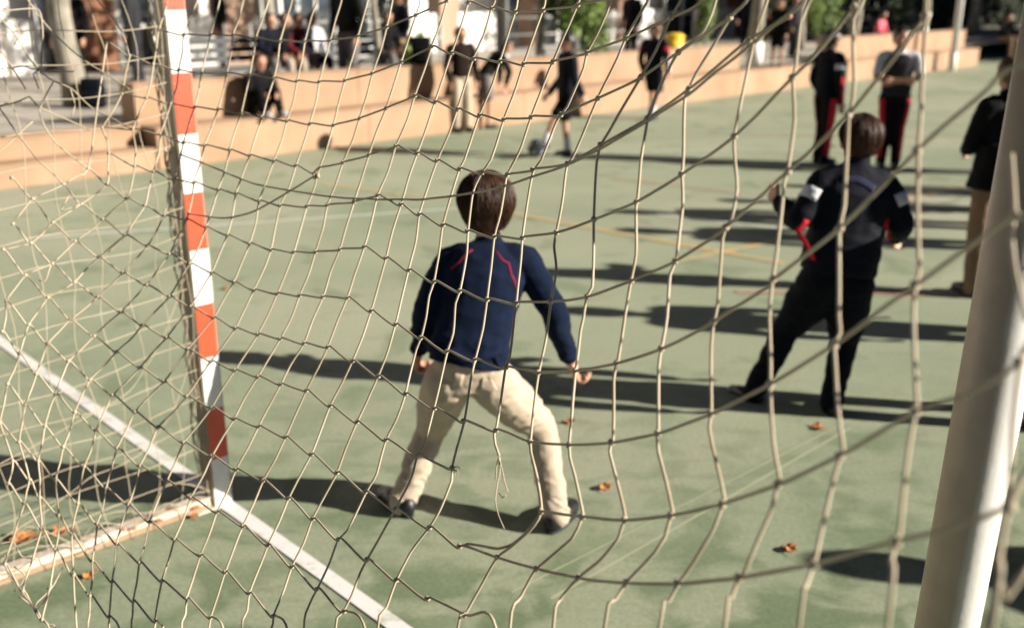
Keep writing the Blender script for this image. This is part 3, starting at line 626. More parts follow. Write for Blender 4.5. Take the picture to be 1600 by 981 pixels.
COLX = {
 20: [(1447,-8),(1447,0),(1445,76),(1439,178),(1433,236),(1434,250),(1433,321),(1436,423),(1429,446),(1427,495),(1429,566),(1433,636),(1430,645),(1420,700),(1414,740),(1405,838),(1399,848),(1394,871),(1387,985)],
 19: [(1352,-8),(1348,0),(1333,31),(1335,127),(1332,158),(1325,182),(1322,250),(1320,321),(1312,357),(1312,385),(1310,495),(1312,520),(1303,538),(1304,556),(1312,668),(1316,704),(1311,714),(1302,746),(1289,807),(1274,874),(1270,884),(1259,917),(1248,985)],
 18: [(1270,-8),(1266,0),(1251,33),(1243,102),(1238,122),(1241,188),(1233,255),(1231,268),(1225,285),(1218,347),(1213,398),(1208,436),(1203,495),(1204,600),(1208,694),(1215,735),(1218,754),(1213,762),(1205,795),(1185,841),(1164,892),(1153,904),(1143,935),(1131,985)],
 17: [(1201,-8),(1199,0),(1182,50),(1172,90),(1157,160),(1147,214),(1149,250),(1152,296),(1144,339),(1134,355),(1129,372),(1121,474),(1115,503),(1111,541),(1111,643),(1108,668),(1116,710),(1131,780),(1128,788),(1116,825),(1083,879),(1060,910),(1045,940),(1029,985)],
 16: [(1172,-8),(1140,28),(1115,70),(1088,115),(1076,140),(1070,153),(1067,250),(1065,273),(1067,321),(1057,403),(1055,408),(1047,428),(1042,495),(1033,545),(1029,574),(1029,674),(1027,682),(1029,706),(1039,745),(1051,800),(1047,808),(1039,838),(1024,861),(983,905),(976,912),(963,935),(944,985)],
 15: [(1120,-8),(1099,48),(1060,82),(1052,95),(1029,140),(1011,186),(1009,199),(1001,250),(996,311),(994,318),(994,342),(994,398),(986,439),(976,495),(966,562),(963,570),(959,592),(958,689),(954,694),(953,706),(963,745),(977,809),(974,815),(966,841),(938,874),(903,902),(876,935),(864,985)],
 14: [(1067,-8),(1048,28),(1025,80),(1001,121),(975,165),(953,204),(938,227),(932,255),(930,300),(928,343),(927,398),(925,449),(917,464),(912,495),(907,515),(899,579),(897,605),(889,695),(891,715),(899,745),(911,802),(908,812),(894,841),(846,882),(836,890),(815,930),(796,985)],
 13: [(1015,-8),(1004,15),(978,60),(966,89),(935,153),(915,199),(895,245),(886,258),(879,309),(870,362),(866,385),(869,423),(861,471),(858,495),(853,528),(841,582),(836,617),(828,690),(829,705),(838,742),(846,798),(828,828),(800,853),(777,870),(757,904),(728,958),(714,985)],
 12: [(957,-8),(938,43),(917,83),(912,107),(887,166),(876,180),(869,191),(846,250),(833,268),(823,321),(816,372),(814,398),(807,473),(804,495),(796,559),(790,575),(782,630),(775,672),(772,680),(774,695),(780,712)],
 11: [(907,-4),(902,9),(864,97),(859,107),(830,183),(815,229),(805,250),(792,274),(790,283),(782,334),(772,370),(767,423),(761,468),(757,495),(754,515),(742,563),(736,592),(725,658),(713,701),(706,731),(706,751),(688,795),(671,824),(642,863),(620,906),(604,948),(589,985)],
 10: [(852,-4),(848,17),(818,101),(805,140),(787,187),(767,250),(753,270),(739,301),(731,362),(729,398),(719,455),(712,474),(708,520),(699,549),(690,587),(678,638),(660,701),(652,712),(645,740),(639,756),(617,796),(594,838),(574,873),(563,894),(550,930),(537,955),(524,985)],
 9: [(809,-4),(805,19),(799,38),(781,96),(770,130),(749,181),(726,250),(718,264),(706,301),(692,352),(685,403),(678,440),(670,462),(666,495),(658,527),(650,546),(634,614),(619,656),(603,687),(589,740),(572,768),(543,828),(529,842),(515,879),(495,920),(484,942),(474,985)],
}
for c, pts in COLX.items(): cord(pts, r=CORD if c < 17 else 0.0021)
ORDER = ['A','A2','B','C','D','E','F','G','H','I','J','K','L','M','N','O','P','Q']
TOPS = {8:(774,-6),7:(734,-6),6:(699,-6),5:(656,-6),4:(614,-6),3:(575,-6),2:(535,-6),1:(497,-6),0:(457,-6),-1:(420,-6),-2:(381,-6),-3:(344,-6),-4:(310,-6),-5:(262,-6)}
ENDS = {8:(423,985),7:(377,985),6:(325,985),5:(283,985),4:(240,985),3:(205,985),2:(170,985),1:(138,985),0:(120,985),-1:(90,985),-2:(66,968),-3:(38,930)}
for c in range(8, -8, -1):
    pts = [TOPS[c]] if c in TOPS else []
    for rk in ORDER:
        if c in ROWS[rk]: pts.append(ROWS[rk][c])
    if c in ENDS: pts.append(ENDS[c])
    q = []
    for i, (x, y) in enumerate(pts):
        q.append((x, y))
        if i < len(pts)-1:
            x2, y2 = pts[i+1]; q.append(((x+x2)/2+random.uniform(-1.2, 2.5), (y+y2)/2+random.uniform(-1, 1)))
    cord(q)
for x, y in ((.50, .79), (.60, .84), (.68, .95), (.75, 1.08), (.81, 1.22)):
    cord(None, wpts=[Vector((x+.01*math.sin(k*1.7+x*9), y+.01*math.cos(k+x*5), .03+k*.1)) for k in range(21)])
# loose, doubled and near strands
cord([(283,242),(330,260),(372,278),(400,288),(442,296),(512,307),(588,312),(629,312),(660,312),(736,302),(790,290),(831,276),(887,258),(940,232),(1011,190),(1078,147),(1120,112),(1168,75),(1210,40),(1262,-6)], 'doubled_cord')
cord([(292,333),(322,338),(350,341),(372,338),(402,328),(489,277),(494,272)], 'doubled_cord')
cord([(718,853),(731,849),(755,853),(777,857),(800,850),(822,832),(845,800)], 'loose_cord')
cord([(1581,240),(1585,300),(1586,330),(1580,365),(1588,430),(1604,500)], 'side_cord')
cord([(1606,735),(1577,790),(1571,812),(1560,880),(1550,985)], 'side_cord')
cord([(1610,884),(1575,935),(1540,985)], 'side_cord')
cord([(1597,545),(1590,600),(1582,680),(1577,785)], 'side_cord')
# frayed end of the torn mesh and its threads
for pts in ([(780,712),(777,745),(774,783),(779,805),(787,826)], [(780,712),(786,740),(788,752),(794,770)], [(779,712),(775,730),(774,748)], [(781,712),(782,735),(780,752)], [(780,770),(785,778),(790,774)]):
    cord(pts, 'frayed_thread', 0.0011, 0.004, sides=5)
for k in range(7):
    a = random.uniform(-.6, 1.2); cord([(706, 731), (706+9*math.cos(a), 731+9*math.sin(a)), (706+16*math.cos(a+.3), 731+14*math.sin(a+.3))], 'frayed_thread', 0.0006, 0.001, sides=4)
# repair knot, pale lump
bm = bmesh.new(); c0 = NP(494, 275)
for k in range(7): ell(bm, c0+Vector([random.uniform(-1, 1)*0.005 for _ in range(3)]), [random.uniform(.003, .006) for _ in range(3)], None, 8)
keep(obj('repair_knot', bm, M['rope'], smooth=True), net)
# knots
kb = bmesh.new(); bmesh.ops.create_icosphere(kb, subdivisions=2, radius=1)
for v in kb.verts: v.co *= 1+0.25*noise.noise(v.co*1.7)
kme = bpy.data.meshes.new('knot'); kb.to_mesh(kme); kb.free(); kme.materials.append(M['rope'])
for p in kme.polygons: p.use_smooth = True
def knot(p, r=0.0050):
    o = bpy.data.objects.new('knot', kme); COL.objects.link(o); keep(o, net)
    o.location = p; o.scale = (r*1.15, r, r*0.95); o.rotation_euler = [random.uniform(0, 3) for _ in range(3)]
for rk, row in ROWS.items():
    for c, (x, y) in row.items():
        if c == int(c) and -12 < x < 1612 and -8 < y < 990: knot(NP(x, y))
# tangle high on the left
for pts in ([(-10,15),(28,61),(43,87),(61,110),(84,127),(110,140),(150,172),(208,202)], [(20,30),(30,52),(22,70)], [(61,110),(52,116),(60,140)], [(-5,74),(20,108),(40,140)], [(-5,118),(30,104),(66,112),(120,112)],
            [(-8,170),(30,160),(45,152),(60,168),(100,185),(140,205)], [(0,170),(28,210),(60,250),(99,288)], [(-5,240),(30,208),(50,190)], [(84,127),(62,175),(88,225),(138,264)], [(110,140),(118,165),(112,180)],
            [(-5,20),(60,15),(66,60),(64,110)], [(40,-5),(90,60),(140,100),(203,140)], [(150,-5),(190,50),(203,88)], [(110,300),(96,330),(128,320)], [(196,367),(170,395)], [(82,412),(70,440),(60,438)], [(153,464),(192,426)],
            [(-4,850),(20,845),(34,868),(60,872)], [(24,925),(40,900),(22,885)], [(30,930),(60,950),(80,915),(72,920)], [(54,950),(60,940),(78,922),(98,885)]):
    cord(pts, 'tangled_cord', 0.0019, 0.004)
# side panel of the net, between the far post and the rear corner
def SP(u, z):       # u metres back from the post
    q = P0-n_*(0.05+u)+Vector((0, 0, z))
    sag = 0.05*math.sin(u*3.1)*math.sin(z*1.9+1)
    k = Vector((u*3, z*3, 4.2)); q += g*(0.03+sag*0.6+0.03*noise.noise(k)); q += Vector((0, 0, 0.03*noise.noise(k+Vector((9, 0, 0))) - 0.06*u))
    q += n_*0.03*noise.noise(k+Vector((0, 9, 0)))
    q.z = max(q.z, 0.006); return q
for i in range(11):
    u = 0.0+i*0.098
    cord(None, 'side_cord', 0.0015, 0.002, wpts=[SP(u+0.012*math.sin(k*1.3+i), k*0.1) for k in range(0, 21)])
for k in range(20):
    z = 0.06+k*0.1
    cord(None, 'side_cord', 0.0015, 0.002, wpts=[SP(i*0.098, z) for i in range(0, 12)])
# slack bunches along the bottom of the side panel and against the post
for i in range(3):
    pts = []; ph = random.uniform(0, 6)
    for k in range(14):
        u = 0.05+k*0.08; pts.append(P0-n_*u+g*(0.02+0.02*math.sin(k*1.1+ph))+Vector((0, 0, max(0.008, 0.05+0.045*math.sin(k*0.9+ph)+0.02*i*(k % 3)))))
    cord(None, 'slack_cord', 0.0017, 0.004, wpts=pts)
for i in range(5):
    pts = [P0-n_*(0.05+0.02*random.random())+g*random.uniform(-0.03, 0.02)+Vector((0, 0, 0.1+1.9*k/30+random.uniform(-.02, .02))) for k in range(31)]
    cord(None, 'lacing_cord', 0.0022, 0.004, wpts=pts)
for i in range(2):
    z0 = 0.35+0.25*i; cord(None, 'slack_cord', 0.0017, 0.004, wpts=[SP(0.0, z0+.3), SP(0.12, z0+.1), SP(0.26, z0-.02), SP(0.42, z0-.05), SP(0.62, z0-.12), SP(0.9, z0-0.16)])

# ------------------------------------------------------------------ stepped bench wall and terrace
O = Vector((-5.08, 9.78, 0)); U = Vector((0.70, 0.714, 0)).normalized(); V = Vector((-0.714, 0.70, 0)).normalized()
def C(u, v, z=0): return O+U*u+V*v+Vector((0, 0, z))
def ucol(px, v, py=100):          # distance along the wall where the picture column px meets the line v
    r = ray(px, py); k = r.x/r.y; A = O+V*v
    return (k*A.y-A.x)/(U.x-k*U.y)
def wbox(u0, u1, v0, v1, z0, z1, m, name, parent=None, bev=0.01):
    bm = bmesh.new(); box(bm, C((u0+u1)/2, (v0+v1)/2, (z0+z1)/2), u1-u0, v1-v0, z1-z0, (U, V), bev)
    o = obj(name, bm, m); 
    return keep(o, parent) if parent else o
TZ = 0.44
def wall_thing(label, tiers, cap=True):
    e = empty('bench_wall', C((tiers[0][0]+tiers[0][1])/2, 0.4)); tag(e, label, 'wall')
    for (u0, u1, v0, v1, z0, z1) in tiers:
        n = max(1, round((u1-u0)/3.0))
        for k in range(n):
            a = u0+(u1-u0)*k/n; b = u0+(u1-u0)*(k+1)/n
            wbox(a+0.003, b-0.003, v0, v1, z0, z1-0.03, M['wall'], 'wall_block', e)
            wbox(a+0.004, b-0.004, v0-0.012, v1+0.01, z1-0.03+0.001, z1, M['wall'], 'coping_slab', e, 0.008)
    return e
uA = ucol(205, 0.4); uB = ucol(1158, 0.4); uC = ucol(1272, 0); uD = ucol(1325, 0); uE = ucol(1528, 0)
wall_thing('long peach bench wall of two tiers behind the footballers', [(uA, uC, 0, 0.42, 0, 0.45), (uA, uB, 0.43, 0.78, 0, 0.90)])
wall_thing('low peach steps at the left end of the terrace', [(-14, uA-0.02, 0, 0.30, 0, 0.24), (-14, uA-0.02, 0.31, 0.70, 0, 0.455)])
wall_thing('short peach bench wall at the right, behind the white pole', [(uD, uE, 0, 0.42, 0, 0.45), (uD, uE, 0.43, 0.78, 0, 0.92)])
bm = bmesh.new()
for a, b in ((-30, 0.71), (uA, 0.71), (uA, 0.79), (80, 0.79), (80, 60), (-30, 60)): p = C(a, b, TZ); bm.verts.new(p)
bm.faces.new(bm.verts[:]); tag(obj('terrace_paving', bm, M['terrace']), kind='structure')
for k in range(5):
    wbox(uC+0.05, uD-0.05, 0.15+k*0.25, 0.42+k*0.25, 0, 0.09*(k+1), M['terrace'], 'stair_step')['kind'] = 'structure'
bm = bmesh.new()
for k in range(12): box(bm, C(-4, 1.6+k*1.2, TZ+0.003), 24, 0.02, 0.004, (U, V))
for k in range(14): box(bm, C(-14+k*1.5, 8, TZ+0.0042), 0.02, 14, 0.004, (U, V))
tag(obj('paving_joints', bm, M['joint']), kind='structure')

# ------------------------------------------------------------------ school building behind
bd = empty('school_building', C(10, 9.5)); tag(bd, 'school building with white dado, peach pillars and dark glazed openings', 'building')
v0 = 9.0
def bpart(pxa, pxb, v, z0, z1, m, name, dv=0.3, par=bd):
    return wbox(ucol(pxa, v), ucol(pxb, v), v, v+dv, z0, z1, M[m], name, par, 0.006)
UR = ucol(1195, v0)
wbox(-20, UR, v0+1.2, v0+1.5, TZ, 6.5, M['plaster'], 'rear_wall', bd)
wbox(-20, UR, v0-0.4, v0+1.2, 3.1, 6.5, M['plaster'], 'upper_storey', bd)
for a, b in ((282, 338), (341, 368), (371, 412), (640, 672), (676, 735), (738, 775), (955, 1030), (1090, 1150), (20, 60), (-60, 10)): bpart(a, b, v0, TZ, TZ+0.95, 'plaster', 'dado_panel')
for a, b, m in ((352, 402, 'peach'), (690, 718, 'peach'), (965, 985, 'peach'), (140, 186, 'brown'), (830, 842, 'peach'), (1150, 1170, 'brown'), (-90, -50, 'peach')): bpart(a, b, v0-0.1, TZ, 3.09, m, 'pillar', 0.5)
for a, b in ((190, 280), (415, 520), (525, 636), (790, 860), (870, 950), (1035, 1088), (65, 135)):
    w_ = bpart(a, b, v0+0.8, TZ+0.05, 3.0, 'glass', 'window', 0.06)
    k = a
    while k < b:
        f_ = wbox(ucol(k, v0+0.74), ucol(k, v0+0.74)+0.09, v0+0.74, v0+0.799, TZ+0.02, 3.0, M['frame'], 'frame_bar'); f_.parent = w_; k += 27
    f_ = wbox(ucol(a, v0+.7), ucol(b, v0+.7), v0+0.70, v0+0.738, TZ+0.75, TZ+0.83, M['frame'], 'transom'); f_.parent = w_

# railing along the terrace
def railing(pxa, pxb, v, label):
    e = empty('railing', C(ucol((pxa+pxb)/2, v), v, TZ)); tag(e, label, 'railing')
    ua, ub = ucol(pxa, v), ucol(pxb, v)
    for z in (0.35, 0.62, 0.95):
        bm = bmesh.new(); tube(bm, [C(ua, v, TZ+z), C(ub, v, TZ+z)], 0.022, 8); keep(obj('rail', bm, M['rail'], smooth=True), e)
    n = int((ub-ua)/1.6)
    for k in range(n+1):
        bm = bmesh.new(); tube(bm, [C(ua+(ub-ua)*k/n, v, TZ), C(ua+(ub-ua)*k/n, v, TZ+0.96)], 0.026, 8); keep(obj('rail_post', bm, M['rail'], smooth=True), e)
railing(395, 690, 4.2, 'grey tube railing behind the seated children left of the middle')
railing(790, 1000, 4.0, 'grey tube railing behind the green shrub')
railing(1290, 1420, 5.0, 'grey tube railing above the right bench wall')

# trees and poles
def leaf_cloud(bm, cs, n, size, rr):
    for _ in range(n):
        c, r = random.choice(cs); d = Vector([random.gauss(0, 1) for _ in range(3)]).normalized()*random.random()**0.4
        p = Vector(c)+Vector((d.x*r[0], d.y*r[1], d.z*r[2])); s = size*random.uniform(.6, 1.4)
        a = Vector([random.gauss(0, 1) for _ in range(3)]).normalized(); b = a.orthogonal().normalized()
        vs = [bm.verts.new(p+a*s), bm.verts.new(p+b*s*.55), bm.verts.new(p-a*s), bm.verts.new(p-b*s*.55)]; bm.faces.new(vs)
def tree(px, v, label, r=0.13, white=True, h=3.4, crown='leafd', cn=1500, cr=1.6, name='tree', base=TZ, u=None):
    u = ucol(px, v) if u is None else u; b = C(u, v, base); e = empty(name, b); tag(e, label, 'tree', 'trees on the terrace')
    bm = bmesh.new(); pts = [b+Vector((0.03*math.sin(k*1.7+px), 0.03*math.cos(k*1.3), k*h/8)) for k in range(9)]
    tube(bm, pts, [r*(1.15-0.4*k/8) for k in range(9)], 12)
    for k in range(5):
        a = k*1.26+px; t0 = pts[-1-(k % 2)]; t1 = t0+Vector((math.cos(a)*.6, math.sin(a)*.6, .5)); t2 = t1+Vector((math.cos(a)*.6, math.sin(a)*.6, .7)); tube(bm, [t0, t1, t2], [r*.5, r*.35, r*.12], 8)
    keep(obj('trunk', bm, M['bark'], smooth=True), e)
    if white:
        bm = bmesh.new(); tube(bm, [b+Vector((0, 0, .01)), b+Vector((0.01, 0, .45))], [r*1.2, r*1.12], 14); keep(obj('limewashed_base', bm, M['limewash'], smooth=True), e)
    bm = bmesh.new(); cs = [(pts[-1]+Vector((random.uniform(-cr, cr), random.uniform(-cr, cr), random.uniform(.3, 1.8))), (cr*.5, cr*.5, cr*.4)) for _ in range(9)]
    leaf_cloud(bm, cs, cn, 0.09, 1); keep(obj('crown', bm, M[crown]), e)
tree(107, 3.0, 'thick grey trunk rising from the sunlit terrace at the far left', 0.14, False)
tree(590, 1.7, 'trunk with limewashed foot left of the crouching boy, behind the wall', 0.05)
tree(425, 5.5, 'slim trunk left of the seated children at the railing', 0.10, False)
tree(845, 2.2, 'slim trunk with limewashed foot left of the green shrub', 0.07)
tree(1178, 0.95, 'trunk with limewashed foot standing in the wall gap', 0.14)
tree(1330, 2.2, 'trunk behind the pink dressed child on the right', 0.12, False)
tree(1437, 2.4, 'trunk with limewashed foot behind the right bench wall', 0.10)
tree(1512, 3.4, 'greenish trunk in the shade right of the white pole', 0.16, False)
tree(1245, 3.2, 'dim trunk in the shade between wall gap and right wall', 0.13, False)
for px, v, lab, r in ((790, 1.6, 'plain pale steel pole above the wall, left of the green shrub', 0.045), (1488, -0.35, 'tall white pole standing on the court before the right bench wall', 0.085)):
    b = C(ucol(px, v), v, TZ if v > 0 else 0); e = empty('pole', b); tag(e, lab, 'pole')
    bm = bmesh.new(); tube(bm, [b, b+Vector((0, 0, 5))], [r, r*.85], 14); keep(obj('shaft', bm, M['frame'] if v < 0 else M['rail'], smooth=True), e)
    bm = bmesh.new(); tube(bm, [b, b+Vector((0, 0, .45))], [r*1.15, r*1.12], 14); keep(obj('painted_foot', bm, M['limewash'], smooth=True), e)
def shrub(px, v, w_, h, m, label, n=2500, z0=TZ, name='shrub', size=0.05):
    b = C(ucol(px, v), v, z0); e = empty(name, b); tag(e, label, 'shrub')
    bm = bmesh.new(); cs = [(b+Vector((random.uniform(-w_, w_)*.6, random.uniform(-w_, w_)*.5, h*random.uniform(.25, .9))), (w_*.45, w_*.45, h*.22)) for _ in range(12)]
    leaf_cloud(bm, cs, n, size, 1); keep(obj('foliage', bm, M[m]), e)
    bm = bmesh.new()
    for k in range(5): tube(bm, [b, b+Vector((random.uniform(-w_, w_)*.3, random.uniform(-w_, w_)*.3, h*.7))], [.02, .008], 6)
    keep(obj('stem', bm, M['bark']), e)
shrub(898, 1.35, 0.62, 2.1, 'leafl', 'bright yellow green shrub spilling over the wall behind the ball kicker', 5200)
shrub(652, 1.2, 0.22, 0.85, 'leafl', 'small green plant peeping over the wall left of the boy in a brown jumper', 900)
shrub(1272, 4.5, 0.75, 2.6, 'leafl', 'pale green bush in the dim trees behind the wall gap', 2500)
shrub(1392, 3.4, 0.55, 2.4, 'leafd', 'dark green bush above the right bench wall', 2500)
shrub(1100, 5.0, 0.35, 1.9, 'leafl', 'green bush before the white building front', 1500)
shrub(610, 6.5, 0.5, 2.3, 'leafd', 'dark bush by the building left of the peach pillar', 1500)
# dark hedge across the right background, deep enough to close the view
bm = bmesh.new()
for k in range(46):
    for vv in (6.5, 8.2):
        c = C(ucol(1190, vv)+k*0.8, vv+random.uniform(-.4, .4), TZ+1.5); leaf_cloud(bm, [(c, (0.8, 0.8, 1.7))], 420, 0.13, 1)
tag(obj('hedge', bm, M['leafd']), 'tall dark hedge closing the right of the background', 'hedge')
# unseen trees added right of the frame to shade the hedge
for k, (x, y) in enumerate(((24, 31), (27, 35), (25, 39), (31, 33), (30, 42), (34, 38))):
    b = Vector((x, y, 0)); e = empty('tree', b); tag(e, ['added shade tree nearest the court, beyond its right end', 'added shade tree second from the court, beyond its right end', 'added shade tree closest to the dark hedge', 'added shade tree farthest right beyond the court', 'added shade tree behind the first two, right of the hedge', 'added shade tree at the back of the right hand clump'][k], 'tree', 'unseen trees added to shade the hedge')
    bm = bmesh.new(); tube(bm, [b, b+Vector((.1, 0, 2)), b+Vector((0, .1, 5))], [.3, .24, .15], 12); keep(obj('trunk', bm, M['bark'], smooth=True), e)  # trunk of the added shade tree
    bm = bmesh.new(); leaf_cloud(bm, [(b+Vector((random.uniform(-2, 2), random.uniform(-2, 2), random.uniform(2, 9))), (2, 2, 1.6)) for _ in range(10)], 3000, 0.32, 1); keep(obj('crown', bm, M['leafd']), e)  # crown of the added shade tree

# bin, bench, backpacks
b = C(ucol(1052, 1.6), 1.6, TZ); e = empty('waste_bin', b); tag(e, 'yellow waste bin behind the wall by the ponytailed child', 'bin')
bm = bmesh.new(); tube(bm, [b+Vector((0, 0, .05)), b+Vector((0, 0, .58))], [.15, .19], 16); keep(obj('bin_body', bm, M['yellow'], smooth=True), e)
bm = bmesh.new(); tube(bm, [b+Vector((0, 0, .58)), b+Vector((0, 0, .62)), b+Vector((0, 0, .66))], [.20, .20, .12], 16); keep(obj('bin_lid', bm, M['yellow'], smooth=True), e)
ub = ucol(470, 2.2); e = empty('bench', C(ub, 2.2, TZ)); tag(e, 'dark slatted bench carrying the seated children behind the wall', 'bench')
for k in range(4): wbox(ub-2.0, ub+1.7, 2.0+k*0.11, 2.09+k*0.11, TZ+0.40, TZ+0.43, M['bench'], 'slat', e, 0.004)
for k in range(3): wbox(ub-2.0, ub+1.7, 2.46, 2.49, TZ+0.5+k*0.12, TZ+0.59+k*0.12, M['bench'], 'back_slat', e, 0.004)
for d in (-1.8, 0, 1.5): wbox(ub+d, ub+d+0.07, 2.0, 2.44, TZ, TZ+0.398, M['bench'], 'leg', e, 0.004)
def backpack(p, m, label, s=1.0):
    e = empty('backpack', p); tag(e, label, 'backpack', 'school backpacks')
    bm = bmesh.new(); box(bm, p+Vector((0, 0, .19*s)), .28*s, .16*s, .38*s, None, .05*s); keep(obj('bag_body', bm, M[m], smooth=True), e)
    bm = bmesh.new(); box(bm, p+Vector((0, -.1*s, .12*s)), .22*s, .07*s, .18*s, None, .03*s); keep(obj('front_pocket', bm, M[m], smooth=True), e)
    for q in (-1, 1):
        bm = bmesh.new(); tube(bm, [p+Vector((q*.08*s, .08*s, .36*s)), p+Vector((q*.1*s, .14*s, .22*s)), p+Vector((q*.08*s, .09*s, .04*s))], .015*s, 6); keep(obj('strap', bm, M['black'], smooth=True), e)
for px, v, m, lab in ((500, 1.5, 'black', 'black backpack on the terrace right of the bench'), (522, 1.6, 'greyd', 'charcoal backpack beside the grey trousered adult'), (1005, 1.25, 'greyd', 'grey backpack on the wall behind the ponytailed child'),
                      (140, 2.6, 'navyd', 'navy backpack by the thick trunk at far left')):
    backpack(C(ucol(px, v), v, TZ), m, lab)
backpack(C(ucol(650, .6)+.1, .6, .9), 'black', 'black backpack lying on the wall left of the boy in a brown jumper')

# ------------------------------------------------------------------ people
# 1 the goalkeeper, seen from behind
def F1(co):       # crumpled cloth behind the knees and over the shoes
    q = Vector((co.x*9, co.y*9, co.z*30)); q2 = Vector((co.x*16, co.y*16, co.z*46))
    r = abs(noise.noise(q+Vector((0, 0, 2*noise.noise(co*8)))))
    m = 0.35+1.0*max(0, 1-abs(co.z-0.13)/0.12)+0.9*max(0, 1-abs(co.z-0.42)/0.08)
    return (0.012*(0.25-r)+0.004*(0.3-abs(noise.noise(q2))))*m
def F2(co):
    q = Vector((co.x*8+co.z*5, co.y*8, co.z*17)); r = abs(noise.noise(q))
    m = 0.5+1.0*max(0, 1-abs(co.z-0.70)/0.12)
    return (0.014*(0.25-r)+0.003*(0.3-abs(noise.noise(Vector((co.x*20, co.y*20, co.z*34))))))*m
K = dict(head=W(760, 322, 3.33), neck=W(764, 386, 3.33), sL=W(703, 410, 3.32), sR=W(820, 408, 3.33), eL=W(668, 482, 3.27), eR=W(864, 484, 3.28),
         wL=W(655, 546, 3.38), wR=W(890, 560, 3.31), pelvis=W(731, 562, 3.22), hL=W(700, 596, 3.22), hR=W(768, 596, 3.22),
         kL=W(674, 670, 3.42), kR=W(845, 668, 3.38), aL=W(630, 782, 3.33), aR=W(868, 800, 3.22))
kp, kj, kt = person('boy goalkeeper in navy fleece and beige trousers, legs wide apart, seen from behind', K, 1.33, 'navy', 'beige', 'hairb', voxel=0.0065, hairstyle='bob', yaw=0.06,
       toes={'L': Vector((-0.55, 0.8, 0)), 'R': Vector((0.42, 0.9, 0))}, fs=1.15, strands=1500, topfold=F2, legfold=F1, fingers=1.15, hs=1.2, headr=0.094, tw=1.07, thigh=1.12)
ribbon('red_piping', kj, [W(736, 372, 3.22), W(716, 386, 3.2), W(692, 412, 3.2)], 0.006, M['redd'], kp, 0.0015, 2, 0.035)
ribbon('red_piping', kj, [W(780, 372, 3.22), W(797, 392, 3.2), W(810, 422, 3.2), W(818, 455, 3.2)], 0.006, M['redd'], kp, 0.0015, 2, 0.035)
def ring(host, c0, axis, r, n=16):
    a = axis.normalized().orthogonal().normalized(); b = axis.normalized().cross(a); return [c0+(a*math.cos(t)+b*math.sin(t))*r for t in [2*math.pi*k/n for k in range(n+1)]]
hemc = K['pelvis']+(K['neck']-K['pelvis'])*0.03
ribbon('hem_band', kj, ring(kj, hemc, K['neck']-K['pelvis'], 0.2), 0.030, M['navy'], kp, 0.0045, 3, 0.02)
for q in 'LR':
    cc = K['w'+q]-(K['w'+q]-K['e'+q]).normalized()*0.022
    ribbon('cuff', kj, ring(kj, cc, K['w'+q]-K['e'+q], 0.05), 0.024, M['navy'], kp, 0.004, 3, 0.01)
for a, b in (((700, 588), (722, 592)), ((752, 592), (776, 588))):
    ribbon('back_pocket', kt, [W(a[0], a[1]+12, 3.1), W((a[0]+b[0])/2, a[1]+14, 3.1), W(b[0], b[1]+12, 3.1)], 0.05, M['beige'], kp, 0.003, 3, 0.01)
for q, A_ in (('L', 'L'), ('R', 'R')):
    cc = K['a'+q]+(K['k'+q]-K['a'+q]).normalized()*0.004
    ribbon('trouser_hem', kt, ring(kt, cc, K['k'+q]-K['a'+q], 0.07), 0.016, M['beige'], kp, 0.003, 2, 0.012)

# 2 second boy, tracksuit
B2 = dict(head=W(1343, 220, 4.40), neck=W(1340, 262, 4.38), sL=W(1284, 285, 4.36), sR=W(1386, 292, 4.36), eL=W(1248, 345, 4.30), eR=W(1408, 350, 4.32),
          wL=W(1217, 315, 4.46), wR=W(1398, 372, 4.55), pelvis=W(1310, 418, 4.34), hL=W(1288, 436, 4.34), hR=W(1328, 440, 4.34),
          kL=W(1228, 518, 4.44), kR=W(1318, 536, 4.40), aL=W(1178, 612, 4.42), aR=W(1300, 625, 4.28))
person('second nearest boy, in navy tracksuit with white sleeve bands, arms bent', B2, 1.42, 'navyd', 'navyb', 'hairb', voxel=0.0085, hairstyle='short', yaw=0.1,
       toes={'L': Vector((-0.5, 0.8, 0)), 'R': Vector((0.2, 0.9, 0))}, armband='whitec', armstripe='redc', only_r=True, tw=1.25, strands=900, headr=0.089, thigh=1.3, topfold=lambda co: 0.010*(0.3-abs(noise.noise(Vector((co.x*7+co.z*5, co.y*7, co.z*15))))), legfold=lambda co: 0.010*(0.3-abs(noise.noise(Vector((co.x*7, co.y*7, co.z*18))))))
b2p = bpy.context.scene.objects['person.001'] if 'person.001' in bpy.context.scene.objects else None
jk = [o for o in b2p.children if o.name.startswith('jacket')][0]
ribbon('side_panel', jk, [W(1262, 345, 4.25), W(1252, 375, 4.22), W(1247, 405, 4.22)], 0.03, M['redc'], b2p)
ribbon('yoke', jk, [W(1318, 268, 4.25), W(1352, 270, 4.22), W(1378, 290, 4.22)], 0.035, M['bluegrey'], b2p)

# 3 and 4 the pair in the distance
f3 = G(1281, 256); person('child in navy tracksuit with white shoulder patch, left of the far pair', stand(f3, 1.47, -1.2, spread=0.035, over={'wR': (0.10, 0.06, 0.47), 'wL': (-0.10, 0.06, 0.47)}), 1.47, 'navyd', 'black', 'haird', voxel=0.011, yaw=-1.2, stripe='redc', armband='whitec', armstripe='redc')
f4 = G(1386, 262); person('child with arms folded in charcoal vest and white sleeves, red striped trousers', stand(f4, 1.50, 2.9, spread=0.045, over={'eL': (-0.15, 0.04, 0.66), 'eR': (0.15, 0.04, 0.66), 'wL': (0.03, 0.10, 0.63), 'wR': (-0.03, 0.12, 0.64)}), 1.50, 'whitec', 'black', 'haird', sleeves='short', voxel=0.011, yaw=2.9, stripe='redc', vest='greyd')
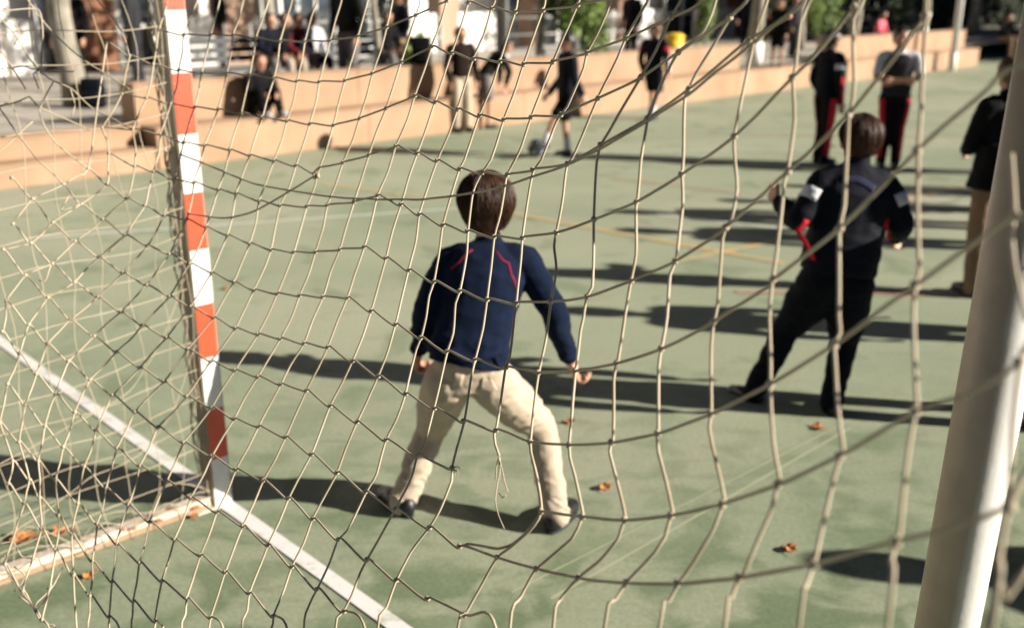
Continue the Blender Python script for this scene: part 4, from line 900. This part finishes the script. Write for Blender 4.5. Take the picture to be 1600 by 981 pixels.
# 5 long haired figure half behind the near post
f5 = G(1530, 462); person('long haired figure in black coat and tan trousers, half hidden by the near post', stand(f5, 1.50, 0.25, spread=0.04, over={'sL': (-0.09, 0.0, 0.80), 'sR': (0.09, 0.0, 0.80), 'eL': (-0.10, 0.06, 0.64), 'eR': (0.10, 0.06, 0.64), 'wL': (-0.04, 0.16, 0.60), 'wR': (0.04, 0.16, 0.62)}), 1.50, 'black', 'tan', 'hairl', voxel=0.011, yaw=0.25, hairstyle='long', coat=0.10, thigh=0.85, tw=0.85, headr=0.082)
# 6 sitting on the lower tier
q = C(ucol(402, .33, 170), 0.31, 0.45); ys = math.atan2(V.x, -V.y)
js = seat(q, 1.35, ys, 0.0, 0.17); fv = -V*1.35
for q_ in 'LR': js['k'+q_] += Vector((0, 0, 0.24)); js['a'+q_] += fv*0.03; js['w'+q_] += Vector((0, 0, 0.08))
person('child in black sitting with knees drawn up on the lower tier of the wall', js, 1.35, 'black', 'black', 'hairb', voxel=0.012, yaw=ys, shoe='whitec')
# 7, 8
f7 = G(722, 206); person('boy in dark brown jumper and beige trousers standing against the wall', stand(f7, 1.42, -2.6), 1.42, 'brownc', 'beige', 'hairl', voxel=0.012, yaw=-2.6)
f8 = G(758, 200); person('child in dark olive jacket and shorts bending forward beside the boy in brown', stand(f8, 1.38, -1.2, lean=0.9, spread=0.09, over={'head': (0, 0.24, 0.82), 'neck': (0, 0.18, 0.76), 'sL': (-0.115, 0.15, 0.73), 'sR': (0.115, 0.15, 0.73), 'eL': (-0.13, 0.22, 0.58), 'eR': (0.13, 0.22, 0.58), 'wL': (-0.10, 0.2, 0.45), 'wR': (0.1, 0.2, 0.45)}), 1.38, 'olive', 'greyc', 'haird', legs='short', voxel=0.012, yaw=-1.2)
# 9 kicker
f9 = G(884, 244)
person('footballer in navy top and black shorts kicking the dark ball', stand(f9, 1.42, 1.9, over={'hL': (-0.055, 0, 0.51), 'kL': (-0.09, 0.14, 0.33), 'aL': (-0.10, 0.23, 0.13), 'kR': (0.03, 0.0, 0.285), 'aR': (0.02, -0.02, 0.047), 'wL': (-0.2, -0.06, 0.52), 'wR': (0.2, 0.08, 0.5)}), 1.42, 'navyd', 'black', 'haird', legs='short', sock='whitec', voxel=0.011, yaw=1.9)
bc = G(838, 245)+Vector((0, 0, 0.108)); ball = empty('football', bc-Vector((0, 0, .108))); tag(ball, 'dark football with pale blue panels at the kicker\'s feet', 'ball')
bm = bmesh.new(); bmesh.ops.create_icosphere(bm, subdivisions=4, radius=0.108); bmesh.ops.translate(bm, verts=bm.verts, vec=bc); keep(obj('bladder', bm, M['ballc'], smooth=True), ball)
t_ = bmesh.new(); bmesh.ops.create_icosphere(t_, subdivisions=1, radius=1); dirs = [v.co.normalized() for v in t_.verts]; t_.free()
for d in dirs[:12]:
    bm = bmesh.new(); a = d.orthogonal().normalized(); b_ = d.cross(a); cv = bm.verts.new(bc+d*0.1105)
    rg = [bm.verts.new(bc+(d+(a*math.cos(t)+b_*math.sin(t))*0.36).normalized()*0.1093) for t in [2*math.pi*k/5 for k in range(5)]]
    for k in range(5): bm.faces.new((cv, rg[k], rg[(k+1) % 5]))
    keep(obj('panel', bm, M['ballw'], smooth=True), ball)
# 10 ponytail
f10 = G(1018, 186); person('ponytailed child in navy top with red and white trim walking by the wall', stand(f10, 1.42, -0.6, over={'kL': (-.05, .08, .285), 'aL': (-.06, .10, .047), 'aR': (.05, -.10, .05)}), 1.42, 'navyd', 'navyd', 'hairl', legs='short', sock='whitec', voxel=0.012, yaw=-0.6, hairstyle='pony', armstripe='whitec', armband='redc')
# 11 in the gap
f11 = C(ucol(1213, .2), 0.2, 0.45); person('dark clad child with a white collar standing in the wall gap beside the trunk', stand(f11, 1.30, 2.6), 1.30, 'black', 'black', 'hairl', voxel=0.014, legs='short', yaw=2.6, armband='pink')
# 12 right end, sitting on the wall
q = C(ucol(1562, .25), 0.25, 0.45); person('dark clad child sitting high at the right end of the wall, beside the near post', seat(q+Vector((0, 0, .1)), 1.40, ys-0.5, 0.36, 0.3), 1.40, 'black', 'tan', 'hairl', voxel=0.014, yaw=ys-0.5)
# terrace people
for px, v, H, yaw, top, bot, hr_, lab in ((546, 1.5, 1.68, 2.6, 'olive', 'greyc', 'haird', 'adult in olive top and grey trousers standing behind the wall'),
        (628, 3.0, 1.45, 2.2, 'navyd', 'greyc', 'haird', 'child in navy top standing behind the wall, right of the adult in grey trousers'),
        (118, 5.0, 1.60, 3.0, 'black', 'black', 'haird', 'figure in black standing behind the thick trunk at the far left'),
        (350, 6.5, 1.65, 2.0, 'black', 'greyc', 'hairb', 'figure in black top and grey trousers by the white panels'),
        (1164, 3.6, 1.62, 2.9, 'navyd', 'navyd', 'haird', 'figure in navy behind the trunk in the wall gap'),
        (1236, 1.9, 1.35, -2.4, 'greyd', 'black', 'hairl', 'child in charcoal behind the dark clad child in the wall gap'),
        (985, 3.2, 1.55, 2.3, 'black', 'black', 'hairb', 'figure in black standing at the white wall, left of the yellow bin'),
        (215, 6.0, 1.62, 1.6, 'greyd', 'greyd', 'haird', 'figure in charcoal behind the striped post')):
    person(lab, stand(C(ucol(px, v), v, TZ), H, yaw), H, top, bot, hr_, voxel=0.016, yaw=yaw)
for px, top, bot, lab in ((420, 'navyd', 'greyc', 'seated child in navy at the left end of the bench'), (443, 'black', 'beige', 'seated child in black with beige trousers on the bench'),
                     (464, 'maroon', 'greyc', 'seated child in dark red top on the bench'), (484, 'whitec', 'black', 'seated child in white top on the bench'), (601, 'black', 'greyc', 'child in black crouching behind the wall near the limewashed trunk')):
    q = C(ucol(px, 2.2), 2.2, TZ+0.43); person(lab, seat(q, 1.35, ys), 1.35, top, bot, 'haird', voxel=0.016, yaw=ys)
q = C(ucol(1366, 1.5), 1.5, TZ+0.25); person('child in pink behind the right bench wall', seat(q, 1.35, ys), 1.35, 'pink', 'pink', 'haird', voxel=0.016, yaw=ys)
# players standing just right of the frame, whose shadows cross the court
for (x, y), H, yaw, lab, top, bot in (((4.50, 2.30), 1.45, 1.5, 'child in navy watching from the right of the goal', 'navyd', 'greyc'),
                            ((3.75, 5.15), 1.45, 1.4, 'child in black tracksuit right of the long haired figure', 'black', 'black'),
                            ((4.75, 8.00), 1.62, 1.6, 'teacher in grey trousers on the right of the court', 'greyd', 'greyc'),
                            ((5.55, 8.55), 1.50, 1.2, 'child in navy beside the teacher', 'navyd', 'beige'),
                            ((4.75, 7.25), 1.62, 1.3, 'older pupil in navy right of the court middle', 'navyd', 'navyb'),
                            ((6.0, 10.6), 1.70, 1.2, 'adult in black beside the child in olive', 'black', 'black'),
                            ((6.3, 9.3), 1.50, 1.2, 'child in olive behind the teacher', 'olive', 'beige'),
                            ((2.45, 4.15), 1.40, 1.4, 'child in brown jumper right of the second player', 'brownc', 'tan')):
    person(lab, stand((x, y, 0), H, yaw), H, top, bot, 'haird', voxel=0.014, yaw=yaw)

# ------------------------------------------------------------------ fallen leaves
def leaf(p, s, label, rz):
    bm = bmesh.new(); n = 22; c = bm.verts.new((0, 0, 0.004)); rg = []
    for k in range(n):
        a = 2*math.pi*k/n; lob = 0.62+0.38*abs(math.cos(a*2.5))**1.5; r = s*lob*random.uniform(.9, 1.1)
        x, y = r*math.cos(a), r*math.sin(a)*.8; rg.append(bm.verts.new((x, y, 0.006+0.35*s*(abs(math.cos(a+.6))**2)*random.uniform(.6, 1.3))))
    for k in range(n): bm.faces.new((c, rg[k], rg[(k+1) % n]))
    e = empty('dry_leaf', p, rz); tag(e, label, 'leaf', 'dry leaves on the court')
    o = obj('blade', bm, M['leafdry']); o.parent = e
    md = o.modifiers.new('t', 'SOLIDIFY'); md.thickness = 0.0012
    b2 = bmesh.new(); tube(b2, [Vector((0, 0, .005)), Vector((s*.9, .2*s, .01)), Vector((s*1.5, .5*s, .004))], .0012, 5); t = obj('stalk', b2, M['leafdry']); t.parent = e
for px, py, s, lab in ((890, 660, .030, 'dry leaf right of the goalkeeper\'s knee'), (945, 762, .035, 'dry orange leaf right of the goalkeeper\'s right shoe'), (1278, 669, .036, 'dry leaf below the second player\'s feet'),
                       (1234, 858, .032, 'curled dry leaf nearest the dark head shadow'), (140, 900, .028, 'small brown leaf this side of the base bar'), (98, 832, .040, 'orange leaf beyond the base bar, right one of two'),
                       (40, 842, .055, 'large curled orange leaf beyond the base bar at far left'), (300, 806, .03, 'brown leaf lodged against the foot of the striped post'),
                       (172, 838, .03, 'brown leaf on the base bar'), (1300, 230, .05, 'leaf far out on the court'), (352, 452, .03, 'leaf just right of the striped post, beyond it')):
    leaf(G(px, py), s, lab, random.uniform(0, 6))
